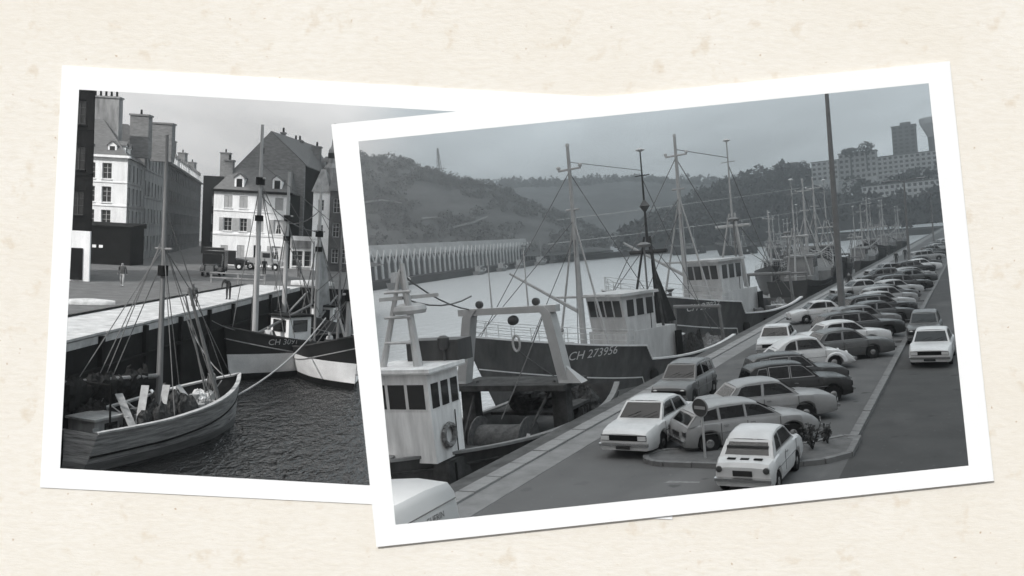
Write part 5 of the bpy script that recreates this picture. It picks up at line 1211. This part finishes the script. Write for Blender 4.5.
# --- things on the quay
cap_b = mat('faded_dinghy_paint', .45, .7, .3, 2)
def dinghy(label, loc, rz, L, m_, up=True):
    mb = MB(); secs = []
    for i in range(11):
        q = i/10; b = L*.18*math.sin(math.pi*(.12+.88*q)**.8)**.7 if q < 1 else .02; h = L*.13
        secs.append([((q-.5)*L, b*math.cos(a), h*math.sin(a)*(.75+.25*math.sin(q*math.pi))) for a in [math.pi*k/8 for k in range(9)]])
    mb.loft(secs, False, True); o = mb.top('dinghy', m_, WL, loc, rz, 40); return tag(o, label, 'boat')
dinghy('pale upturned dinghy lying on the quay at left', (-21.9, 49.3, .02), rad(10), 2.6, cap_b)
dinghy('upturned white dinghy on the quay behind the wheelhouse boat', (-15.2, 76.8, .02), rad(8), 3.6, cap_b)
cr_ = MB()
for k in range(3):
    for i in range(14): a, b = TAU*i/14, TAU*(i+1)/14; r = .35-.04*k; cr_.tube((r*math.cos(a), r*math.sin(a), .05+.07*k), (r*math.cos(b), r*math.sin(b), .05+.07*k), .05, .05, 5)
tag(cr_.top('rope_coil', mat('tarred_rope', .04, .9, .3), WL, (-17.0, 35.3, .02)), 'dark coil of rope lying on the quay edge', 'rope')
# barrier rail near the vehicles
br = thing('barrier', 'low pale rail barrier on the quay behind the mast', 'barrier', WL, (-23.0, 74, 0))
for x in (0, 2.2, 4.4): MB().box((x, 0, .45), (.14, .14, .9)).part('post', plaster2, br)
for z in (.45, .85): MB().box((2.2, -.09, z), (4.6, .05, .1)).part('rail', plaster2, br)

# --- boats in the old basin
ow = mat('old_hull_planks', .28, .75, .6, 1.3, .4, stretch=(.5, .5, 7)); ob = mat('old_hull_low', .16, .8, .4, 1.0, .25, stretch=(.5, .5, 6)); cap_l = mat('worn_cap_rail', .34, .8, .25, 3)
K1 = thing('fishing_smack', 'old planked fishing smack lying close to the quay at lower left', 'boat', WL, (-14.9, 31.6, WATER_L), math.atan2(10.2, 4.2), 'boats in the old basin'); K1.matrix_world = K1.matrix_world @ Matrix.Scale(.84, 4)
HK = Hull(11.4, 4.3, 1.75, 2.75, 1.75, draft=.8, stern=.80, rake=.45, flare=.5, full=.3)
ship_hull(K1, HK, [ow, ob, mat('inside_planks', .03, .9, .4, 2)], .45, lambda q: 1.0+.7*clamp((q-.4)/.6)**2, [(1.0, dark_wall, .05)], cap_l, deckm=mat('cluttered_deck', .025, .9, .5, 2, .4))
MB().box((-.06, 0, .6), (.14, .16, 2.3)).part('stern_post', dark_wall, K1); MB().box((-.35, 0, .1), (.5, .1, 1.6)).part('rudder', ob, K1)
cb = MB().box((1.9, .1, 1.35), (1.6, 1.5, 1.3)).part('cabin', plaster2, K1); MB().box((2.0, -.67, 1.35), (.7, .05, .95)).part('cabin_door', pane_l, cb); MB().box((1.9, .1, 2.04), (1.8, 1.7, .1)).part('cabin_roof', cap_l, cb); MB().box((1.15, -.67, 1.5), (.35, .04, .4)).part('cabin_panel', cap_l, cb)
mast(K1, 5.6, 0, .6, 14.9, .17, wood_m, 'mast', [(9.5, .5)])
MB().lathe([(.24, 0), (.24, .5)], 10, (5.6, 0, 8.2)).part('mast_band', dark_wall, K1)
b = MB(); b.tube((5.4, 0, 3.4), (.2, .4, 3.7), .12, .09, 8); b.part('boom', wood_m, K1)
fs_ = MB(); rnk = random.Random(8)
for k in range(12): fs_.blob((.6+k*.38, .25, 3.35+rnk.uniform(-.2, .05)), (.36, .34, .42+rnk.uniform(0, .3)), 8, 6, .25, 40+k)
fs_.part('furled_sail', mat('tanned_sail', .02, .95, .5, 3, .5), K1)
b = MB(); b.tube((9.6, -.3, 1.6), (7.4, 0, 7.6), .11, .07, 8); b.tube((9.3, .2, 1.6), (7.3, .1, 7.2), .06, .05, 6); b.part('slanting_spar', wood_m, K1)
b = MB(); b.tube((1.4, -1.2, .7), (1.4, -1.2, 3.7), .05, .05, 6); b.tube((1.4, 1.0, .7), (1.4, 1.0, 3.7), .05, .05, 6); b.tube((1.4, -1.2, 3.6), (1.4, 1.0, 3.6), .05, .05, 6); b.part('boom_crutch', dark_wall, K1)
rg = MB()
for q, z in (((.7, 1.6, 1.6), 9.6), ((2.6, 1.9, 1.5), 10.0), ((3.2, 1.9, 1.5), 10.2), ((3.6, 1.9, 1.5), 9.0), ((7.4, -1.7, 1.9), 9.8), ((8.0, -1.6, 2.0), 9.8), ((10.6, .2, 2.6), 11.5), ((8.4, 1.2, 2.0), 9.6), ((4.6, -1.9, 1.5), 9.8)): rg.tube(q, (5.6, 0, z), .025, .025, 5)
rg.tube((7.4, 0, 7.6), (5.6, 0, 9.6), .025, .025, 5); rg.tube((7.4, 0, 7.6), (10.9, 0, 2.7), .022, .022, 5)
rg.part('rigging', rope_m, K1)
for k in range(7):
    q = .15+.12*k; p = HK.pt(q, HK.sheer(q), 1, -.1); MB().box((p.x, p.y, p.z-.25), (.1, .1, .6)).part('stanchion', cap_l, K1)
for q in (.66, .76, .86): p = HK.pt(q, .4, -1, .03); MB().box((p.x, p.y, 1.3), (.12, .06, 1.4)).part('rubbing_post', dark_wall, K1)
KM = K1.matrix_world
gr = 'gear on the fishing smack'
for k, (x, y, a, tl, L_, lab) in enumerate([(3.3, -1.1, 30, 60, 2.6, 'pale plank propped steeply on the smack deck beside the boom'), (4.4, -1.3, 20, 68, 2.3, 'short pale board leaning near the smack mast'), (2.6, -1.0, 70, 42, 2.4, 'long plank leaning over the smack cabin'), (6.6, -1.0, 100, 48, 2.0, 'board leaning forward of the smack mast')]):
    M_ = Matrix.Translation((x, y, 2.1)) @ Matrix.Rotation(rad(a), 4, 'Z') @ Matrix.Rotation(rad(-tl), 4, 'Y')
    tag(MB().box((0, 0, 0), (L_, .34, .05)).top('plank', cap_l if k != 2 else plaster2, KM, M=M_), lab, 'plank', gr)
for k, (x, y, z, s, lab) in enumerate([(4.9, -1.0, .75, .6, 'square fish crate beside the smack mast foot'), (5.2, 1.0, .75, .55, 'fish crate on the quay side of the smack mast'), (6.9, .6, .9, .6, 'fish crate on the smack foredeck'), (3.3, -1.4, .72, .5, 'small crate by the smack rail aft')]):
    b = MB(); b.box((0, 0, .03), (s, s*.7, .05))
    for i in range(3):
        for sg_ in (-1, 1): b.box((0, sg_*s*.35, .1+i*.12), (s, .03, .09)); b.box((sg_*s*.5, 0, .1+i*.12), (.03, s*.7, .09))
    tag(b.top('fish_crate', wood_m, KM, (x, y, z), rad(25*k)), lab, 'crate', gr)
for k, (x, y, z, r, m_, lab) in enumerate([(3.0, -.2, .75, (.9, 1.0, .9), net_m, 'dark net heap behind the smack cabin'), (4.6, .4, .75, (1.0, 1.1, 1.1), net_m, 'large dark net heap round the smack mast foot'), (7.6, -.3, 1.0, (1.2, .9, .8), MATS['pale_net'], 'pale net heap on the smack foredeck'), (8.9, .2, 1.3, (.8, .7, .8), mat('sail_heap', .55, .9, .2, 4, .4), 'white sailcloth bundled in the smack bow'), (.8, -1.2, .72, (.5, .4, .5), MATS['pale_net'], 'rope tangle in the smack stern corner')]):
    net_pile(KM, (x, y, z), r, lab, 60+k, m_)
rq = random.Random(77)
ORD = ['first', 'second', 'third', 'fourth', 'fifth', 'sixth', 'seventh', 'eighth']
def crate_mesh():
    b = MB(); s_ = .6; b.box((0, 0, .03), (s_, s_*.7, .05))
    for i in range(3):
        for sg_ in (-1, 1): b.box((0, sg_*s_*.35, .1+i*.12), (s_, .03, .09)); b.box((sg_*s_*.5, 0, .1+i*.12), (.03, s_*.7, .09))
    return b
barrel = lambda: MB().lathe([(.24, 0), (.3, .25), (.31, .42), (.3, .6), (.24, .85)], 14)
def gear(M_, H, boat, n_crate, n_barrel, n_board, deckz, x0, x1):
    for kind, n_ in (('crate', n_crate), ('barrel', n_barrel), ('board', n_board)):
        for k in range(n_):
            x = H.L*(x1-(x1-x0)*(k+rq.random()*.8)/n_); q = H.t_at(x, 1.0); bw = max(.25, H.beam(q)-.55); y = rq.uniform(-bw, bw); z = deckz(q)
            if kind == 'crate': o = crate_mesh().top('fish_crate', [cap_l, plaster, wood_m][k % 3], M_, (x, y, z+rq.choice((0, .42))), rq.uniform(0, TAU)); nm = 'slatted fish crate'
            elif kind == 'barrel': o = barrel().top('barrel', [wood_m, plaster2][k % 2], M_, (x, y, z), smooth=40); nm = 'wooden barrel'
            else:
                R_ = Matrix.Translation((x, y, z+.6)) @ Matrix.Rotation(rq.uniform(0, TAU), 4, 'Z') @ Matrix.Rotation(rad(-rq.uniform(15, 60)), 4, 'Y')
                o = MB().box((0, 0, 0), (1.6, .2, .05)).top('board', [cap_l, plaster][k % 2], M_, M=R_); nm = 'loose board'
            tag(o, ORD[k]+' '+nm+' back from the bow of '+boat, {'crate': 'crate', 'barrel': 'barrel', 'board': 'plank'}[kind], 'gear on '+boat)
gear(KM, HK, 'the near smack', 7, 4, 5, lambda q: 1.0+.7*clamp((q-.4)/.6)**2, .2, .85)
for k, (x, y, lab) in enumerate([(3.9, -1.1, 'dark net bundle along the smack rail aft of the mast'), (5.9, -.9, 'dark net bundle at the rail abreast of the smack mast'), (6.8, .9, 'dark tarpaulin heap forward of the smack mast'), (2.6, 1.3, 'dark sail bundle on the quay side of the smack cabin')]):
    net_pile(KM, (x, y, 1.0), (1.0, .8, 1.4), lab, 160+k)
bk_ = MB(); bk_.lathe([(.45, 0), (.5, .25), (.46, .26), (.4, .05)], 16, (0, 0, 0)); tag(bk_.top('basket', wood_m, KM, (6.1, -1.25, 1.0)), 'round shallow basket by the smack starboard rail', 'basket', gr)
person(KM, (9.7, .3, 1.5), rad(180), 'fisherman in a beret working at the smack bow', md_c)
person(KM, (8.0, .9, 1.2), rad(120), 'crouching fisherman beside the white sailcloth', wt_c, 'crouch')

def cutter(label, loc, rz, txt, mast_h, L=11.5, wh_=True, hv=0):
    T = thing('fishing_cutter', label, 'boat', WL, loc, rz, 'boats in the old basin'); H = Hull(L, 4.0, 1.9, 3.2, 2.0, draft=.9, stern=.62, rake=.7, flare=.6)
    wht = mat('white_lower_hull', .8, .6, .12, 1.2)
    ship_hull(T, H, [mat('black_topsides', .02, .45, .2, 1), wht, dark_wall], 1.5, lambda q: .9+.8*clamp((q-.4)/.6)**2, [(.75, cap_l, .035)], mat('cap_dark', .05, .6, .2), deckm=dark_wall)
    # dark underwater band at the waterline
    for sd in (1, -1): MB().loft([[H.pt(q/24, z, sd, .012) for z in (-.2, .1, .32)] for q in range(25)], False).part('waterline_band', dark_wall, T)
    if txt: hull_text(T, H, txt, .5, 9.0, 2.05, 1, line_white, 0); hull_text(T, H, txt, .5, 6.6, 2.1, -1, line_white, 0)
    xw = L*.55; xm = L*.82; k_ = L/11.5
    if wh_:
        wb = MB().box((xw, 0, 2.2), (1.9, 1.6, 2.7)).part('wheelhouse', mat('wheelhouse_bright', .85, .6, .05), T)
        for x, y, a, b_ in ((xw+.97, 0, .05, 1.1), (xw, .82, 1.2, .05), (xw, -.82, 1.2, .05)): MB().box((x, y, 3.0), (a, b_, .75)).part('window', pane_l, wb)
        MB().box((xw, 0, 3.62), (2.2, 1.9, .12)).part('roof', dark_wall, wb)
    mast(T, xm, 0, 1.2, mast_h, .2, mat('mast_bleached', .38, .7, .2, 1, stretch=(5, 5, .4)), 'mast', [(mast_h-3.2, .4)])
    MB().lathe([(.27, 0), (.27, .45)], 10, (xm, 0, mast_h-3.6)).part('mast_band', dark_wall, T); MB().lathe([(.25, 0), (.25, .35)], 10, (xm, 0, mast_h*.62)).part('mast_band', dark_wall, T)
    mast(T, 1.8*k_, 0, 1.0, mast_h*.62, .11, wood_m, 'mizzen_mast')
    rg = MB()
    for x, y in ((xm-1.0, 1.5), (xm-1.7, 1.65), (xm-1.0, -1.5), (xm-1.7, -1.65), (L*.99, 0), (L*.3, .6)): rg.tube((x, y, 2.4), (xm, 0, mast_h-3.4), .025, .025, 4)
    rg.tube((1.8*k_, 0, mast_h*.6), (xm, 0, mast_h*.85), .022, .022, 4); rg.part('rigging', rope_m, T)
    b = MB(); b.tube((xm-.2, 0, 2.6), (xm-4.4*k_, .5, 4.3), .09, .07, 6); b.part('boom', wood_m, T)
    return T, H
K2, HK2 = cutter('fishing cutter with white lower hull, bright wheelhouse and number CH 3091', (-9.1, 61.4, WATER_L), math.atan2(-8.6, -5.7), 'CH 3091', 15.2, 10.9)
K3, HK3 = cutter('white-bottomed cutter cut off by the right edge, bow beside CH 3091', (-11.6, 57.6, WATER_L), math.atan2(-10, 6.4), None, 8.6, 7.8, False)
K4, HK4 = cutter('dark cutter with gaff sail crowded in behind the other boats', (-11.4, 70.5, WATER_L), rad(-95), None, 12.2, 9.5, True)
K5, HK5 = cutter('dark cutter squeezed between the quay and the gaff-sail cutter', (-13.9, 72.6, WATER_L), rad(-98), None, 13.2, 9.0, False)
gs = MB().slab([(7.6, .06, 3.0), (4.1, .06, 3.2), (5.5, .06, 6.2), (7.6, .06, 8.4)], [(7.6, -.06, 3.0), (4.1, -.06, 3.2), (5.5, -.06, 6.2), (7.6, -.06, 8.4)]).part('gaff_sail', mat('grey_sail', .25, .95, .4, 1, .3), K4)
for T, H, nm in ((K2, HK2, 'CH 3091'), (K3, HK3, 'the right-edge cutter'), (K4, HK4, 'the gaff-sail cutter'), (K5, HK5, 'the squeezed-in dark cutter')):
    M_ = T.matrix_world; s0 = len(nm)
    net_pile(M_, (H.L*.72, .2, 1.3), (.8, .9, 1.2), 'dark net heaped on the foredeck of '+nm, 80+s0)
    net_pile(M_, (H.L*.42, -.3, 1.0), (.9, 1.1, 1.0), 'pale net bundle amidships on '+nm, 90+s0, MATS['pale_net'])
    net_pile(M_, (1.2, .2, 1.0), (.7, .8, .8), 'net left on the stern of '+nm, 95+s0)
    tag(MB().box((0, 0, .2), (.7, .5, .4)).box((0, 0, .45), (.6, .42, .08)).top('fish_crate', cap_l, M_, (H.L*.4, 1.0, 1.0), .4), 'pale fish box on deck amidships of '+nm, 'crate')
for T, H, nm in ((K2, HK2, 'the CH 3091 cutter'), (K3, HK3, 'the right-edge cutter'), (K4, HK4, 'the gaff-sail cutter')):
    gear(T.matrix_world, H, nm, 4, 2, 2, lambda q: .95+.8*clamp((q-.4)/.6)**2, .15, .8)
P2, P3, P4 = K2.matrix_world, K3.matrix_world, K4.matrix_world
person(P2, (8.3, -.6, 1.4), rad(160), 'dark figure bent over the foredeck of CH 3091', dk_c, 'bend')
person(P2, (8.6, .8, 1.4), rad(30), 'fisherman in pale smock on the foredeck beside the CH 3091 mast', wt_c)
person(P3, (3.2, .2, 1.1), rad(200), 'fisherman in white smock standing on the right-edge cutter', wt_c)
person(P3, (5.0, -.6, 1.1), rad(150), 'dark figure on the right-edge cutter next to the man in white', dk_c)
person(P4, (6.0, .4, 1.2), rad(-60), 'dark figure standing by the gaff sail', dk_c)
p0 = K1.matrix_world @ Vector((11.2, 0, 2.4)); 
ml = MB().rope(WL.inverted() @ (K1.matrix_world @ Vector((11.0, -.2, 1.6))), WL.inverted() @ (K3.matrix_world @ Vector((.5, 1.0, 3.4))), .045, .03, 5, 10)
tag(ml.top('mooring_rope', mat('pale_rope', .3, .9, .2), WL), 'pale mooring rope slung from the smack bow past the CH 3091 hull', 'rope')

iw = WL.inverted()
for lab, A_, B_, sg_ in [('slack rope from the CH 3091 masthead to the gaff-sail cutter', K2.matrix_world @ Vector((8.9, 0, 11.0)), K4.matrix_world @ Vector((7.8, 0, 9.0)), .06),
                         ('slack rope between the masts of the two rearmost cutters', K5.matrix_world @ Vector((7.4, 0, 9.5)), K4.matrix_world @ Vector((7.8, 0, 10.5)), .1),
                         ('rope hanging from the right-edge cutter mast to its neighbour', K3.matrix_world @ Vector((6.4, 0, 7.6)), K2.matrix_world @ Vector((3.0, .5, 3.0)), .08),
                         ('mooring line from the CH 3091 bow to the quay', K2.matrix_world @ Vector((10.5, .3, 2.9)), WL @ Vector((-16.2, 49.0, .2)), .05),
                         ('mooring line from the smack bow up to the quay edge', K1.matrix_world @ Vector((10.9, .3, 2.6)), WL @ Vector((-16.0, 47.0, .2)), .06)]:
    tag(MB().rope(iw @ A_, iw @ B_, .03, sg_, 5, 8).top('slack_rope', rope_m, WL), lab, 'rope')
# ------------------------------------------------------------------ the air
hz = bpy.data.materials.new('haze'); hz.use_nodes = True; hn = hz.node_tree.nodes; hn.clear()
ho_ = hn.new('ShaderNodeOutputMaterial'); hv = hn.new('ShaderNodeVolumePrincipled'); hv.inputs['Color'].default_value = (.93, .97, 1, 1); hv.inputs['Density'].default_value = .0008; hv.inputs['Anisotropy'].default_value = .65
hz.node_tree.links.new(hv.outputs[0], ho_.inputs['Volume'])
hb = MB().box((100, 740, 10), (2400, 1700, 276)).top("haze", hz, W0); stuff(hb)
